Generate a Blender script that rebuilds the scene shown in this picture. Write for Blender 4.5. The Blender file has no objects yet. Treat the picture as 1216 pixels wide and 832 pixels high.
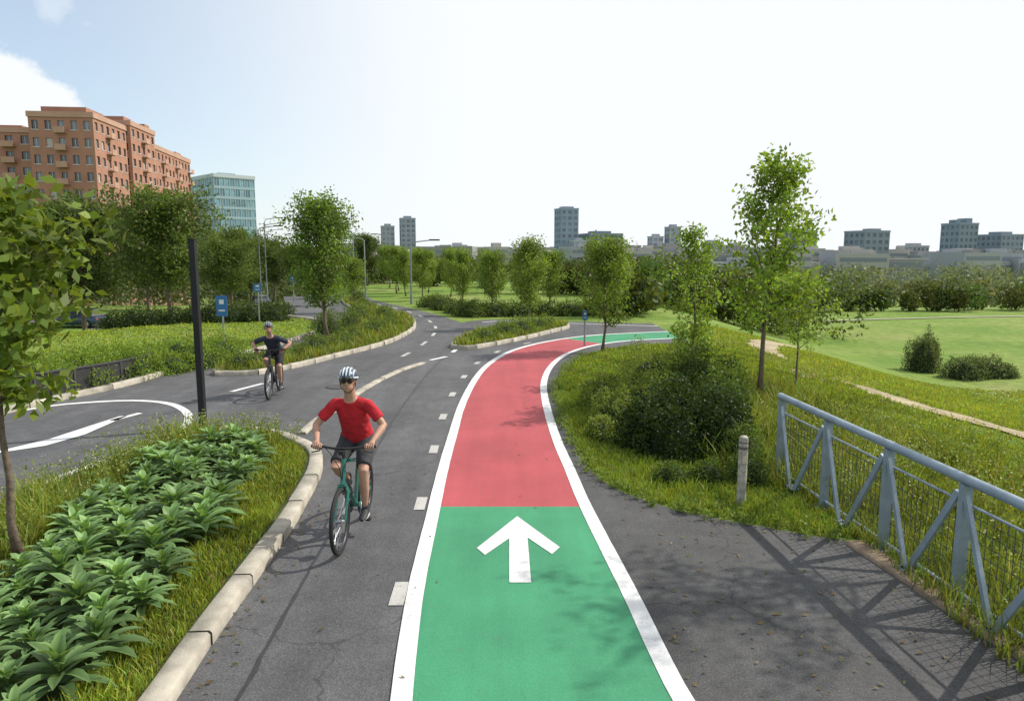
import bpy, math, random
import numpy as np
from mathutils import Vector, Matrix
from mathutils.geometry import tessellate_polygon
random.seed(7)
R = np.random.default_rng(7)
COL = bpy.context.scene.collection

# ---------------------------------------------------------------- terrain
def ss(t):
    t = np.clip(t, 0, 1); return t*t*(3-2*t)
def T(x, y):
    x = np.asarray(x, float); y = np.asarray(y, float)
    return -3.2*ss((x-6)/16) - 2.9*ss((-x-13)/14)*ss((y-22)/20) - 9*ss((y-70)/120)

# ---------------------------------------------------------------- materials
def nt(m):
    m.use_nodes = True; t = m.node_tree; t.nodes.clear(); return t, t.nodes, t.links
def ramp(N, stops):
    r = N.new('ShaderNodeValToRGB'); e = r.color_ramp.elements
    while len(e) > 1: e.remove(e[-1])
    e[0].position = stops[0][0]; e[0].color = (*stops[0][1], 1)
    for p, c in stops[1:]:
        q = e.new(p); q.color = (*c, 1)
    return r
def noise(N, L, vec, scale, detail=4, rough=0.55):
    n = N.new('ShaderNodeTexNoise'); n.inputs['Scale'].default_value = scale
    n.inputs['Detail'].default_value = detail; n.inputs['Roughness'].default_value = rough
    L.new(vec, n.inputs['Vector']); return n
def mixc(N, L, a, b, fac, mode='MIX'):
    m = N.new('ShaderNodeMix'); m.data_type = 'RGBA'; m.blend_type = mode; m.clamp_factor = True
    for s, v in ((6, a), (7, b)):
        if isinstance(v, tuple): m.inputs[s].default_value = (*v[:3], 1)
        else: L.new(v, m.inputs[s])
    if isinstance(fac, (int, float)): m.inputs[0].default_value = fac
    else: L.new(fac, m.inputs[0])
    return m.outputs[2]
def gray(v): return (v, v, v)

def pmat(name, col, rough=0.6, metal=0.0, var=0.15, scale=8.0, bump=0.0, bscale=60.0, spec=0.4, coat=0.0):
    m = bpy.data.materials.new(name); t, N, L = nt(m)
    out = N.new('ShaderNodeOutputMaterial'); b = N.new('ShaderNodeBsdfPrincipled')
    L.new(b.outputs[0], out.inputs[0])
    tc = N.new('ShaderNodeTexCoord'); v = tc.outputs['Object']
    n1 = noise(N, L, v, scale, 5)
    lo = tuple(c*(1-var) for c in col); hi = tuple(min(1, c*(1+var)) for c in col)
    r = ramp(N, [(0.3, lo), (0.7, hi)]); L.new(n1.outputs[0], r.inputs[0])
    L.new(r.outputs[0], b.inputs['Base Color'])
    b.inputs['Roughness'].default_value = rough; b.inputs['Metallic'].default_value = metal
    b.inputs['Specular IOR Level'].default_value = spec
    b.inputs['Coat Weight'].default_value = coat
    if bump > 0:
        n2 = noise(N, L, v, bscale, 4); bp = N.new('ShaderNodeBump')
        bp.inputs['Strength'].default_value = bump; bp.inputs['Distance'].default_value = 0.01
        L.new(n2.outputs[0], bp.inputs['Height']); L.new(bp.outputs[0], b.inputs['Normal'])
    return m

def leafmat(name, trans=0.4, rough=0.5):
    m = bpy.data.materials.new(name); t, N, L = nt(m)
    out = N.new('ShaderNodeOutputMaterial'); b = N.new('ShaderNodeBsdfPrincipled')
    a = N.new('ShaderNodeAttribute'); a.attribute_name = 'Col'
    tr = N.new('ShaderNodeBsdfTranslucent'); mx = N.new('ShaderNodeMixShader')
    L.new(a.outputs[0], b.inputs['Base Color']); b.inputs['Roughness'].default_value = rough
    b.inputs['Specular IOR Level'].default_value = 0.25
    tcol = mixc(N, L, a.outputs[0], (1.35, 1.25, 0.55), 1.0, 'MULTIPLY')
    L.new(tcol, tr.inputs[0]); mx.inputs[0].default_value = trans
    L.new(b.outputs[0], mx.inputs[1]); L.new(tr.outputs[0], mx.inputs[2]); L.new(mx.outputs[0], out.inputs[0])
    return m

def asphalt_mat(name, base=0.10, tint=(1.0, 1.0, 1.04)):
    m = bpy.data.materials.new(name); t, N, L = nt(m)
    out = N.new('ShaderNodeOutputMaterial'); b = N.new('ShaderNodeBsdfPrincipled'); L.new(b.outputs[0], out.inputs[0])
    tc = N.new('ShaderNodeTexCoord'); v = tc.outputs['Object']
    big = noise(N, L, v, 0.35, 5, 0.6); mid = noise(N, L, v, 3.0, 6, 0.65); fine = noise(N, L, v, 90, 3, 0.7)
    mp = N.new('ShaderNodeMapping'); mp.inputs['Scale'].default_value = (1.8, 0.12, 1); L.new(v, mp.inputs[0]); st = noise(N, L, mp.outputs[0], 1.0, 5, 0.6)
    f = lambda k: tuple(base*k*c for c in tint)
    r1 = ramp(N, [(0.3, f(0.76)), (0.7, f(1.2))]); L.new(big.outputs[0], r1.inputs[0])
    r2 = ramp(N, [(0.3, gray(0.80)), (0.72, gray(1.16))]); L.new(mid.outputs[0], r2.inputs[0])
    r3 = ramp(N, [(0.35, gray(0.55)), (0.55, gray(1.0)), (0.72, gray(1.75))]); L.new(fine.outputs[0], r3.inputs[0])
    r4 = ramp(N, [(0.3, gray(0.80)), (0.7, gray(1.15))]); L.new(st.outputs[0], r4.inputs[0])
    c = mixc(N, L, r1.outputs[0], r2.outputs[0], 1.0, 'MULTIPLY')
    c = mixc(N, L, c, r3.outputs[0], 1.0, 'MULTIPLY'); c = mixc(N, L, c, r4.outputs[0], 1.0, 'MULTIPLY')
    dn = noise(N, L, v, 1.2, 4); add = N.new('ShaderNodeVectorMath'); add.operation = 'MULTIPLY_ADD'
    L.new(dn.outputs[1], add.inputs[0]); add.inputs[1].default_value = (1.2, 1.2, 1.2); L.new(v, add.inputs[2])
    vo = N.new('ShaderNodeTexVoronoi'); vo.feature = 'DISTANCE_TO_EDGE'; vo.inputs['Scale'].default_value = 0.28
    L.new(add.outputs[0], vo.inputs['Vector'])
    rc = ramp(N, [(0.0, gray(0.45)), (0.0045, gray(1.0))]); L.new(vo.outputs[0], rc.inputs[0])
    c = mixc(N, L, c, rc.outputs[0], 0.85, 'MULTIPLY')
    L.new(c, b.inputs['Base Color']); b.inputs['Roughness'].default_value = 0.78
    b.inputs['Specular IOR Level'].default_value = 0.35
    bp = N.new('ShaderNodeBump'); bp.inputs['Strength'].default_value = 0.5; bp.inputs['Distance'].default_value = 0.006
    L.new(fine.outputs[0], bp.inputs['Height']); L.new(bp.outputs[0], b.inputs['Normal'])
    return m

def paint_mat(name, col, wear=0.25, under=(0.10, 0.10, 0.105)):
    m = bpy.data.materials.new(name); t, N, L = nt(m)
    out = N.new('ShaderNodeOutputMaterial'); b = N.new('ShaderNodeBsdfPrincipled'); L.new(b.outputs[0], out.inputs[0])
    tc = N.new('ShaderNodeTexCoord'); v = tc.outputs['Object']
    big = noise(N, L, v, 0.8, 6, 0.6); fine = noise(N, L, v, 70, 4, 0.75); wn = noise(N, L, v, 6, 8, 0.75)
    mp = N.new('ShaderNodeMapping'); mp.inputs['Scale'].default_value = (3.0, 0.2, 1); L.new(v, mp.inputs[0]); st = noise(N, L, mp.outputs[0], 1.0, 6, 0.65)
    r1 = ramp(N, [(0.3, tuple(c*0.84 for c in col)), (0.7, tuple(min(1, c*1.08) for c in col))]); L.new(big.outputs[0], r1.inputs[0])
    r3 = ramp(N, [(0.3, gray(0.76)), (0.7, gray(1.15))]); L.new(fine.outputs[0], r3.inputs[0])
    r4 = ramp(N, [(0.3, gray(0.88)), (0.7, gray(1.06))]); L.new(st.outputs[0], r4.inputs[0])
    c = mixc(N, L, r1.outputs[0], r3.outputs[0], 1.0, 'MULTIPLY'); c = mixc(N, L, c, r4.outputs[0], 1.0, 'MULTIPLY')
    rw = ramp(N, [(0.56, gray(0)), (0.72, gray(1))]); L.new(wn.outputs[0], rw.inputs[0])
    mm = N.new('ShaderNodeMath'); mm.operation = 'MULTIPLY'; L.new(rw.outputs[0], mm.inputs[0]); mm.inputs[1].default_value = wear
    c = mixc(N, L, c, under, mm.outputs[0])
    L.new(c, b.inputs['Base Color']); b.inputs['Roughness'].default_value = 0.7; b.inputs['Specular IOR Level'].default_value = 0.3
    bp = N.new('ShaderNodeBump'); bp.inputs['Strength'].default_value = 0.4; bp.inputs['Distance'].default_value = 0.005
    L.new(fine.outputs[0], bp.inputs['Height']); L.new(bp.outputs[0], b.inputs['Normal'])
    return m

def ground_mat(name, stops, s1=0.12, s2=1.6, s3=25):
    m = bpy.data.materials.new(name); t, N, L = nt(m)
    out = N.new('ShaderNodeOutputMaterial'); b = N.new('ShaderNodeBsdfPrincipled'); L.new(b.outputs[0], out.inputs[0])
    tc = N.new('ShaderNodeTexCoord'); v = tc.outputs['Object']
    a = noise(N, L, v, s1, 6, 0.6); c2 = noise(N, L, v, s2, 6, 0.65); c3 = noise(N, L, v, s3, 4, 0.7)
    r = ramp(N, stops); L.new(a.outputs[0], r.inputs[0])
    r2 = ramp(N, [(0.3, gray(0.70)), (0.7, gray(1.22))]); L.new(c2.outputs[0], r2.inputs[0])
    r3 = ramp(N, [(0.3, gray(0.6)), (0.7, gray(1.35))]); L.new(c3.outputs[0], r3.inputs[0])
    c = mixc(N, L, r.outputs[0], r2.outputs[0], 1.0, 'MULTIPLY'); c = mixc(N, L, c, r3.outputs[0], 1.0, 'MULTIPLY')
    L.new(c, b.inputs['Base Color']); b.inputs['Roughness'].default_value = 0.9; b.inputs['Specular IOR Level'].default_value = 0.15
    bp = N.new('ShaderNodeBump'); bp.inputs['Strength'].default_value = 0.8; bp.inputs['Distance'].default_value = 0.05
    L.new(c3.outputs[0], bp.inputs['Height']); L.new(bp.outputs[0], b.inputs['Normal'])
    return m

M_grassland = ground_mat('meadow_grass', [(0.28, (0.11, 0.20, 0.030)), (0.45, (0.155, 0.245, 0.042)), (0.6, (0.21, 0.275, 0.065)), (0.72, (0.28, 0.28, 0.11))], 0.14)
M_bedsoil = ground_mat('bed_soil', [(0.3, (0.045, 0.06, 0.022)), (0.7, (0.085, 0.11, 0.03))], 0.8)
M_dirt = ground_mat('dirt', [(0.3, (0.34, 0.28, 0.17)), (0.7, (0.48, 0.41, 0.28))], 0.5)
M_asphalt = asphalt_mat('asphalt', 0.106)
M_asphalt2 = asphalt_mat('asphalt_footpath', 0.082, (1.0, .99, 1.0))
M_white = paint_mat('white_paint', (0.74, 0.74, 0.73), 0.6)
M_oldwhite = paint_mat('worn_white_paint', (0.48, 0.47, 0.44), 1.0)
M_red = paint_mat('red_surfacing', (0.415, 0.078, 0.088), 0.25)
M_green = paint_mat('green_surfacing', (0.055, 0.28, 0.14), 0.22)
M_kerb = pmat('kerb_concrete', (0.37, 0.34, 0.28), 0.85, var=0.32, scale=4, bump=0.5, bscale=50)
M_leaf = leafmat('leaves', 0.42)
M_grassb = leafmat('grass_blades', 0.35)
M_bark = pmat('bark', (0.13, 0.10, 0.07), 0.9, var=0.4, scale=18, bump=0.8, bscale=40)
M_steel = pmat('painted_steel', (0.27, 0.33, 0.38), 0.55, 0.2, var=0.18, scale=5, bump=0.15)
M_dark = pmat('black_metal', (0.018, 0.019, 0.021), 0.5, 0.3, var=0.2)
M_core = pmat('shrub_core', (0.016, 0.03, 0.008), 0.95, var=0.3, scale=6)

# ---------------------------------------------------------------- mesh helpers
def new_obj(name, me, parent=None):
    o = bpy.data.objects.new(name, me); COL.objects.link(o)
    if parent: o.parent = parent
    return o
def empty(name, loc=(0, 0, 0), rotz=0.0, scale=1.0):
    o = bpy.data.objects.new(name, None); COL.objects.link(o); o.location = loc
    o.rotation_euler = (0, 0, rotz); o.scale = (scale,)*3; o.empty_display_size = 0.2; return o
def np_mesh(name, verts, faces, cols=None, mats=(), midx=None, smooth=False):
    me = bpy.data.meshes.new(name); verts = np.ascontiguousarray(verts, np.float32)
    if isinstance(faces, np.ndarray): faces = [faces]
    faces = [f for f in faces if len(f)]
    nl = sum(f.size for f in faces); nf = sum(len(f) for f in faces)
    me.vertices.add(len(verts)); me.vertices.foreach_set('co', verts.ravel())
    me.loops.add(nl); me.loops.foreach_set('vertex_index', np.concatenate([f.ravel() for f in faces]).astype(np.int32))
    me.polygons.add(nf); tot = np.concatenate([np.full(len(f), f.shape[1]) for f in faces])
    st = np.concatenate([[0], np.cumsum(tot)[:-1]]).astype(np.int32)
    me.polygons.foreach_set('loop_start', st); me.polygons.foreach_set('loop_total', tot.astype(np.int32))
    if midx is not None: me.polygons.foreach_set('material_index', np.asarray(midx, np.int32))
    if smooth: me.polygons.foreach_set('use_smooth', np.ones(nf, bool))
    for m in mats: me.materials.append(m)
    me.update(calc_edges=True)
    if cols is not None:
        a = me.color_attributes.new('Col', 'FLOAT_COLOR', 'POINT')
        c = np.ones((len(verts), 4), np.float32); c[:, :3] = cols; a.data.foreach_set('color', c.ravel())
    return me

class MB:
    def __init__(s): s.v = []; s.f = []; s.m = []; s.n = 0
    def add(s, vs, fs, mat=0):
        s.v += [tuple(q) for q in vs]; s.f += [tuple(i+s.n for i in q) for q in fs]; s.m += [mat]*len(fs); s.n += len(vs)
    def path(s, pts, rad, n=8, mat=0, closed=False, caps=True, ref=None):
        P = [Vector(p) for p in pts]; k = len(P)
        if not hasattr(rad, '__len__'): rad = [rad]*k
        vs = []; prev = None
        for i, p in enumerate(P):
            if closed: t = P[(i+1) % k]-P[i-1]
            else: t = P[min(i+1, k-1)]-P[max(i-1, 0)]
            if t.length < 1e-9: t = Vector((0, 0, 1))
            t.normalize()
            if ref is not None: a = Vector(ref)
            elif prev is not None: a = prev
            else: a = Vector((1, 0, 0)) if abs(t.x) < 0.8 else Vector((0, 1, 0))
            a = (a-t*a.dot(t))
            if a.length < 1e-6: a = t.orthogonal()
            a.normalize(); b = t.cross(a); prev = a
            r = rad[i]; ra, rb = r if hasattr(r, '__len__') else (r, r)
            for j in range(n):
                q = 2*math.pi*j/n; vs.append(p+a*math.cos(q)*ra+b*math.sin(q)*rb)
        fs = []; kk = k if closed else k-1
        for i in range(kk):
            i2 = (i+1) % k
            for j in range(n): fs.append((i*n+j, i*n+(j+1) % n, i2*n+(j+1) % n, i2*n+j))
        if caps and not closed:
            fs.append(tuple(range(n-1, -1, -1))); fs.append(tuple((k-1)*n+j for j in range(n)))
        s.add(vs, fs, mat)
    def tube(s, a, b, r0, r1=None, n=8, mat=0): s.path([a, b], [r0, r0 if r1 is None else r1], n, mat)
    def box(s, c, size, mat=0, rot=None):
        hx, hy, hz = (q/2 for q in size); c = Vector(c)
        vs = [Vector((x*hx, y*hy, z*hz)) for z in (-1, 1) for y in (-1, 1) for x in (-1, 1)]
        if rot is not None: vs = [rot @ q for q in vs]
        s.add([q+c for q in vs], [(0, 2, 3, 1), (4, 5, 7, 6), (0, 1, 5, 4), (2, 6, 7, 3), (0, 4, 6, 2), (1, 3, 7, 5)], mat)
    def ring(s, c, axis, Rr, r, n=48, k=8, mat=0):
        ax = Vector(axis).normalized(); u = ax.orthogonal().normalized(); w = ax.cross(u); c = Vector(c)
        vs = []
        for i in range(n):
            a = 2*math.pi*i/n; d = u*math.cos(a)+w*math.sin(a)
            for j in range(k):
                b = 2*math.pi*j/k; vs.append(c+d*(Rr+r*math.cos(b))+ax*r*math.sin(b))
        s.add(vs, [(i*k+j, ((i+1) % n)*k+j, ((i+1) % n)*k+(j+1) % k, i*k+(j+1) % k) for i in range(n) for j in range(k)], mat)
    def ell(s, c, rad, mat=0, nu=16, nv=12, rot=None, zmin=-1.0):
        c = Vector(c); vs = []
        for i in range(nv+1):
            ph = -math.pi/2+math.pi*i/nv
            z = max(math.sin(ph), zmin)
            for j in range(nu):
                a = 2*math.pi*j/nu; q = Vector((rad[0]*math.cos(ph)*math.cos(a), rad[1]*math.cos(ph)*math.sin(a), rad[2]*z))
                if rot is not None: q = rot @ q
                vs.append(c+q)
        s.add(vs, [(i*nu+j, i*nu+(j+1) % nu, (i+1)*nu+(j+1) % nu, (i+1)*nu+j) for i in range(nv) for j in range(nu)], mat)
    def obj(s, name, mats, parent=None, smooth=True):
        me = bpy.data.meshes.new(name); me.from_pydata(s.v, [], s.f)
        for m in mats: me.materials.append(m)
        me.polygons.foreach_set('material_index', s.m)
        if smooth:
            me.polygons.foreach_set('use_smooth', [len(f) == 4 for f in s.f])
        me.update(); o = new_obj(name, me, parent)
        if smooth:
            try: me.set_sharp_from_angle(angle=math.radians(40))
            except Exception: pass
        return o

def crom(pts, step=0.3, closed=False):
    P = [np.array(p, float) for p in pts]; n = len(P); out = []
    rng = range(n) if closed else range(n-1)
    for i in rng:
        if closed: a, b, c, d = P[i-1], P[i], P[(i+1) % n], P[(i+2) % n]
        else: a, b, c, d = P[max(i-1, 0)], P[i], P[i+1], P[min(i+2, n-1)]
        k = max(1, int(np.linalg.norm(c-b)/step))
        for j in range(k):
            t = j/k; out.append(0.5*((2*b)+(-a+c)*t+(2*a-5*b+4*c-d)*t*t+(-a+3*b-3*c+d)*t**3))
    if not closed: out.append(P[-1])
    return np.array(out)
def normals2(P, closed=False):
    t = np.roll(P, -1, 0)-np.roll(P, 1, 0)
    if not closed: t[0] = P[1]-P[0]; t[-1] = P[-1]-P[-2]
    t /= np.linalg.norm(t, axis=1)[:, None]+1e-9
    return np.stack([-t[:, 1], t[:, 0]], 1)
def ribbon(name, pts, width, z, mat, step=0.3, drape=False, jitter=0.0, off=0.0, parent=None, cross=1):
    P = crom(pts, step); nrm = normals2(P); P = P+nrm*off
    wl = np.full(len(P), width/2.0); wr = wl.copy()
    if jitter: wl = wl*(1+jitter*R.normal(size=len(P))); wr = wr*(1+jitter*R.normal(size=len(P)))
    cols = []
    for k in range(cross+1):
        f = k/cross; cols.append(P+nrm*(wl*(1-f)-wr*f)[:, None])
    n = len(P); V = np.zeros((n*(cross+1), 3))
    for k, c in enumerate(cols):
        V[k*n:(k+1)*n, :2] = c; V[k*n:(k+1)*n, 2] = (T(c[:, 0], c[:, 1]) if drape else 0)+z
    i = np.arange(n-1); F = np.concatenate([np.stack([k*n+i, (k+1)*n+i, (k+1)*n+i+1, k*n+i+1], 1) for k in range(cross)])
    return new_obj(name, np_mesh(name, V, F, mats=[mat]), parent)
def poly_sheet(name, P, z, mat, parent=None):
    P = np.asarray(P, float)
    tr = np.array(tessellate_polygon([[Vector((p[0], p[1], 0)) for p in P]]))
    a, b, c = P[tr[:, 0]], P[tr[:, 1]], P[tr[:, 2]]
    cr = (b[:, 0]-a[:, 0])*(c[:, 1]-a[:, 1])-(b[:, 1]-a[:, 1])*(c[:, 0]-a[:, 0])
    tr[cr < 0] = tr[cr < 0][:, ::-1]
    V = np.zeros((len(P), 3)); V[:, :2] = P; V[:, 2] = z
    return new_obj(name, np_mesh(name, V, tr, mats=[mat]), parent)
def kerb(name, pts, width=0.15, h=0.12, stone=0.9, closed=False, off=0.0, mat=None, zb=0.0):
    P = crom(pts, 0.15, closed); nr = normals2(P, closed); P = P+nr*off
    seg = np.linalg.norm(np.diff(P, axis=0), axis=1); s = np.concatenate([[0], np.cumsum(seg)])
    V = []; F = []; nv = 0; L = s[-1]; k = max(1, int(L/stone))
    for i in range(k):
        s0 = L*i/k+0.009; s1 = L*(i+1)/k-0.009; q = np.linspace(s0, s1, 5)
        X = np.interp(q, s, P[:, 0]); Y = np.interp(q, s, P[:, 1]); NX = np.interp(q, s, nr[:, 0]); NY = np.interp(q, s, nr[:, 1])
        hh = h+R.normal()*0.005; w = width/2; sh = R.normal()*0.005
        prof = [(-w, -0.02), (-w, hh-0.02), (-w+0.02, hh), (w-0.02, hh), (w, hh-0.02), (w, -0.02)]
        for a in range(5):
            for (o_, z) in prof: V.append((X[a]+NX[a]*(o_+sh), Y[a]+NY[a]*(o_+sh), z+zb))
        for a in range(4):
            for b in range(5): F.append((nv+a*6+b, nv+a*6+b+1, nv+(a+1)*6+b+1, nv+(a+1)*6+b))
        F.append(tuple(nv+j for j in (0, 1, 4, 5))); F.append(tuple(nv+j for j in (1, 2, 3, 4)))
        F.append(tuple(nv+24+j for j in (5, 4, 1, 0))); F.append(tuple(nv+24+j for j in (4, 3, 2, 1))); nv += 30
    me = np_mesh(name, np.array(V), np.array(F), mats=[mat or M_kerb]); return new_obj(name, me)
def inpoly(x, y, P):
    P = np.asarray(P); ins = np.zeros(len(x), bool); j = len(P)-1
    for i in range(len(P)):
        xi, yi = P[i]; xj, yj = P[j]
        if yi != yj:
            c = ((yi > y) != (yj > y)) & (x < (xj-xi)*(y-yi)/(yj-yi)+xi); ins ^= c
        j = i
    return ins

# ---------------------------------------------------------------- ground
def axis_vals(lo, a, b, hi):
    mid = list(np.arange(a, b+.01, 1.0)); up = []; s = 1.0; x = b
    while x < hi: s *= 1.13; x += s; up.append(x)
    dn = []; s = 1.0; x = a
    while x > lo: s *= 1.13; x -= s; dn.append(x)
    return np.array(dn[::-1]+mid+up)
gx = axis_vals(-4500, -60, 60, 4500); gy = axis_vals(-150, -12, 130, 7000)
GX, GY = np.meshgrid(gx, gy); V = np.stack([GX.ravel(), GY.ravel(), T(GX, GY).ravel()], 1)
nx, ny = len(gx), len(gy); ii, jj = np.meshgrid(np.arange(nx-1), np.arange(ny-1)); b0 = (jj*nx+ii).ravel()
new_obj('ground', np_mesh('ground', V, np.stack([b0, b0+1, b0+nx+1, b0+nx], 1), mats=[M_grassland], smooth=True))

verge = [(3.5, 7.2), (3.2, 7.3), (2.7, 7.6), (1.9, 8.1), (1.4, 8.7), (1.1, 9.6), (1.0, 10.9), (0.9, 12.6), (0.92, 14.4), (1.05, 16.4), (1.4, 18.2), (2.0, 20.5), (2.9, 22.2), (4.2, 23.2), (6, 23.9)]
lout = [(-30, 4), (-14, 8.6), (-10.4, 11.4), (-9.6, 13.1), (-9.3, 14.4), (-8.8, 16), (-8.6, 18.2), (-8.2, 19.9), (-7.7, 22.6), (-7.4, 26.4), (-7.7, 29.1), (-8.8, 31.7), (-10.9, 33.8), (-13, 35.5)]
road_outline = [(3.95, -12), (3.85, 4.3), (3.8, 4.9), (3.7, 5.7), (3.6, 6.4)] + [tuple(p) for p in crom(verge, 0.4)] + \
    [(6, 30.5), (5.5, 30.5), (3, 31.3), (1.6, 31.7), (-0.3, 32.5), (-1.4, 32.1), (-2.2, 30.9), (-3.6, 34.7), (-6.1, 40.2), (-8.7, 45.2), (-10, 49.5), (-15.8, 49.5), (-14.3, 45), (-13, 41.5)] + \
    [tuple(p) for p in crom(lout, 0.4)[::-1]] + [(-30, -12)]
poly_sheet('road', road_outline, 0.004, M_asphalt)
ribbon('road', [(-12.8, 48.5), (-14.5, 54), (-19, 64), (-27, 78), (-40, 95)], 5.8, 0.035, M_asphalt, 1.0, True, cross=6)
ribbon('street', [(-12.9, 38.5), (-20, 42), (-28, 52), (-33, 60), (-41, 63), (-60, 62), (-95, 55)], 5.0, 0.04, M_asphalt, 1.0, True, cross=6)

# cycle lane
laneL = [(-0.45, -6), (-0.55, 2.84), (-0.69, 4.48), (-0.8, 6.09), (-0.86, 8.14), (-0.90, 9.58), (-0.92, 11.4), (-0.93, 14.02), (-0.81, 16.91), (-0.55, 19.27), (0, 21.61), (0.89, 23.54), (2.15, 25.19), (3.5, 26.2), (6, 27.2)]
laneR = [(1.6, -6), (1.30, 2.84), (1.09, 4.48), (0.98, 6.09), (0.82, 8.14), (0.75, 9.58), (0.66, 11.4), (0.62, 14.02), (0.68, 16.35), (0.96, 18.7), (1.49, 20.89), (2.27, 22.6), (3.17, 23.75), (4.2, 24.5), (6, 25.2)]
def pairstrip(name, A, B, z, mat, parent=None):
    n = len(A); V = np.zeros((2*n, 3)); V[:n, :2] = A; V[n:, :2] = B; V[:, 2] = z; i = np.arange(n-1)
    return new_obj(name, np_mesh(name, V, np.stack([i, n+i, n+i+1, i+1], 1), mats=[mat]), parent)
lane = empty('cycle_lane')
n_ = 161; ua = np.linspace(0, len(laneL)-1, n_)
def param(P):
    P = [np.array(p, float) for p in P]; out = []
    for u in ua:
        i = min(int(u), len(P)-2); t = u-i; a, b, c, d = P[max(i-1, 0)], P[i], P[i+1], P[min(i+2, len(P)-1)]
        out.append(0.5*((2*b)+(-a+c)*t+(2*a-5*b+4*c-d)*t*t+(-a+3*b-3*c+d)*t**3))
    return np.array(out)
PA, PB = param(laneL), param(laneR)
i1 = int(np.argmin(abs(PA[:, 1]-8.14))); i2 = int(np.argmin(abs(PA[:, 1]-24.9)))
# footpath surfacing right of the lane
inner = [tuple(p+np.array([.10, 0])) for p in PB if p[1] < 19.5]
outer = [(3.93, -6), (3.83, 4.3), (3.78, 4.9), (3.68, 5.7), (3.58, 6.4)]+[tuple(p) for p in crom(verge, .4) if p[1] < 19.6]
poly_sheet('footpath', outer+inner[::-1], 0.008, M_asphalt2)
pairstrip('green_surface', PA[:i1+1], PB[:i1+1], 0.012, M_green, lane)
pairstrip('red_surface', PA[i1:i2+1], PB[i1:i2+1], 0.012, M_red, lane)
pairstrip('green_surface_far', PA[i2:], PB[i2:], 0.012, M_green, lane)
ribbon('edge_line_left', PA[::4], 0.15, 0.017, M_white, 0.2, off=0.06, parent=lane, jitter=.02)
ribbon('edge_line_right', PB[::4], 0.15, 0.017, M_white, 0.2, off=-0.06, parent=lane, jitter=.02)
ar = [(0.06, 7.86), (0.49, 6.99), (0.40, 6.82), (0.165, 7.24), (0.175, 6.2), (-0.025, 6.2), (-0.03, 7.22), (-0.27, 6.80), (-0.36, 6.97)]
poly_sheet('arrow_marking', ar, 0.017, M_white, lane)

marks = empty('road_markings')
for (x, y, a) in [(-1.02, 3.6, 0.0), (-1.0, 6.0, 0.02), (-1.1, 8.3, 0.03), (-1.2, 10.7, 0.03), (-1.27, 12.9, 0.0), (-1.27, 15, -0.03), (-1.17, 17.2, -0.08), (-0.95, 19.4, -0.15), (-0.45, 21.6, -0.3), (0.5, 23.7, -0.6)]:
    c, s = math.cos(a), math.sin(a); q = [(-.065, -.22), (.065, -.22), (.065, .22), (-.065, .22)]
    poly_sheet('dash', [(x+c*u-s*v, y+s*u+c*v) for u, v in q], 0.012, M_oldwhite, marks)
cen = [(-3.2, 20.6), (-3.0, 22.5), (-2.9, 25), (-2.95, 27.5), (-3.3, 30), (-4.2, 33.5), (-5.7, 37.5), (-8.2, 42.5)]
Pc = crom(cen, 0.1)
for k in range(0, len(Pc)-12, 26):
    ribbon('dash', Pc[k:k+11:5], 0.12, 0.012, M_oldwhite, 0.3, parent=marks)
for seg in [[(-6.1, 15.3), (-5.75, 16.3)], [(-7.2, 12.6), (-7.0, 13.2)], [(-2.3, 19.9), (-1.9, 20.6)], [(-1.8, 21.5), (-1.75, 22.1)]]:
    ribbon('dash', seg, 0.13, 0.012, M_white, 0.3, parent=marks)
ribbon('turn_line', [(-6.05, 7.2), (-6.1, 9.1), (-6, 9.7), (-5.8, 10.6), (-5.65, 11.7), (-5.95, 12.9), (-6.8, 14), (-7.8, 14.35), (-8.9, 14.0), (-9.4, 13.4)], 0.15, 0.012, M_white, 0.25, parent=marks)
poly_sheet('turn_arrow', [(-7.95, 10.3), (-7.5, 11.3), (-7.25, 12.95), (-7.12, 12.95), (-7.1, 11.6), (-7.3, 10.9)], 0.012, M_white, marks)
ribbon('road_edge_line', [(6, 29.3), (3, 30.3), (1.6, 30.8), (-0.3, 31.5), (-1.3, 31)], 0.12, 0.012, M_white, 0.3, parent=marks)
ribbon('tar_seam', [(-1.75, -2), (-1.85, 4), (-2.02, 9), (-2.15, 13), (-2.1, 18), (-1.9, 21)], 0.035, 0.0085, pmat('tar', (.03, .03, .032), .5), 0.15, jitter=.35, parent=marks)
kerb('median_kerb', [(-3.5, 11.6), (-3.5, 12.6), (-3.38, 13.7), (-3.3, 15.3), (-3.1, 16.9), (-2.8, 18.3), (-2.4, 19.4)], 0.16, 0.05, 1.2)
mb = MB(); mb.path([(-3.9, 15.9, .0045), (-3.9, 15.9, .0125)], [.31, .31], 28, 0); mb.path([(-3.9, 15.9, .0126), (-3.9, 15.9, .0155)], [.27, .27], 28, 1)
mb.obj('manhole_cover', [pmat('iron_ring', (.06, .055, .05), .6, .5), pmat('iron_lid', (.09, .085, .08), .6, .4, var=.3, scale=30, bump=.8)])

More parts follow.
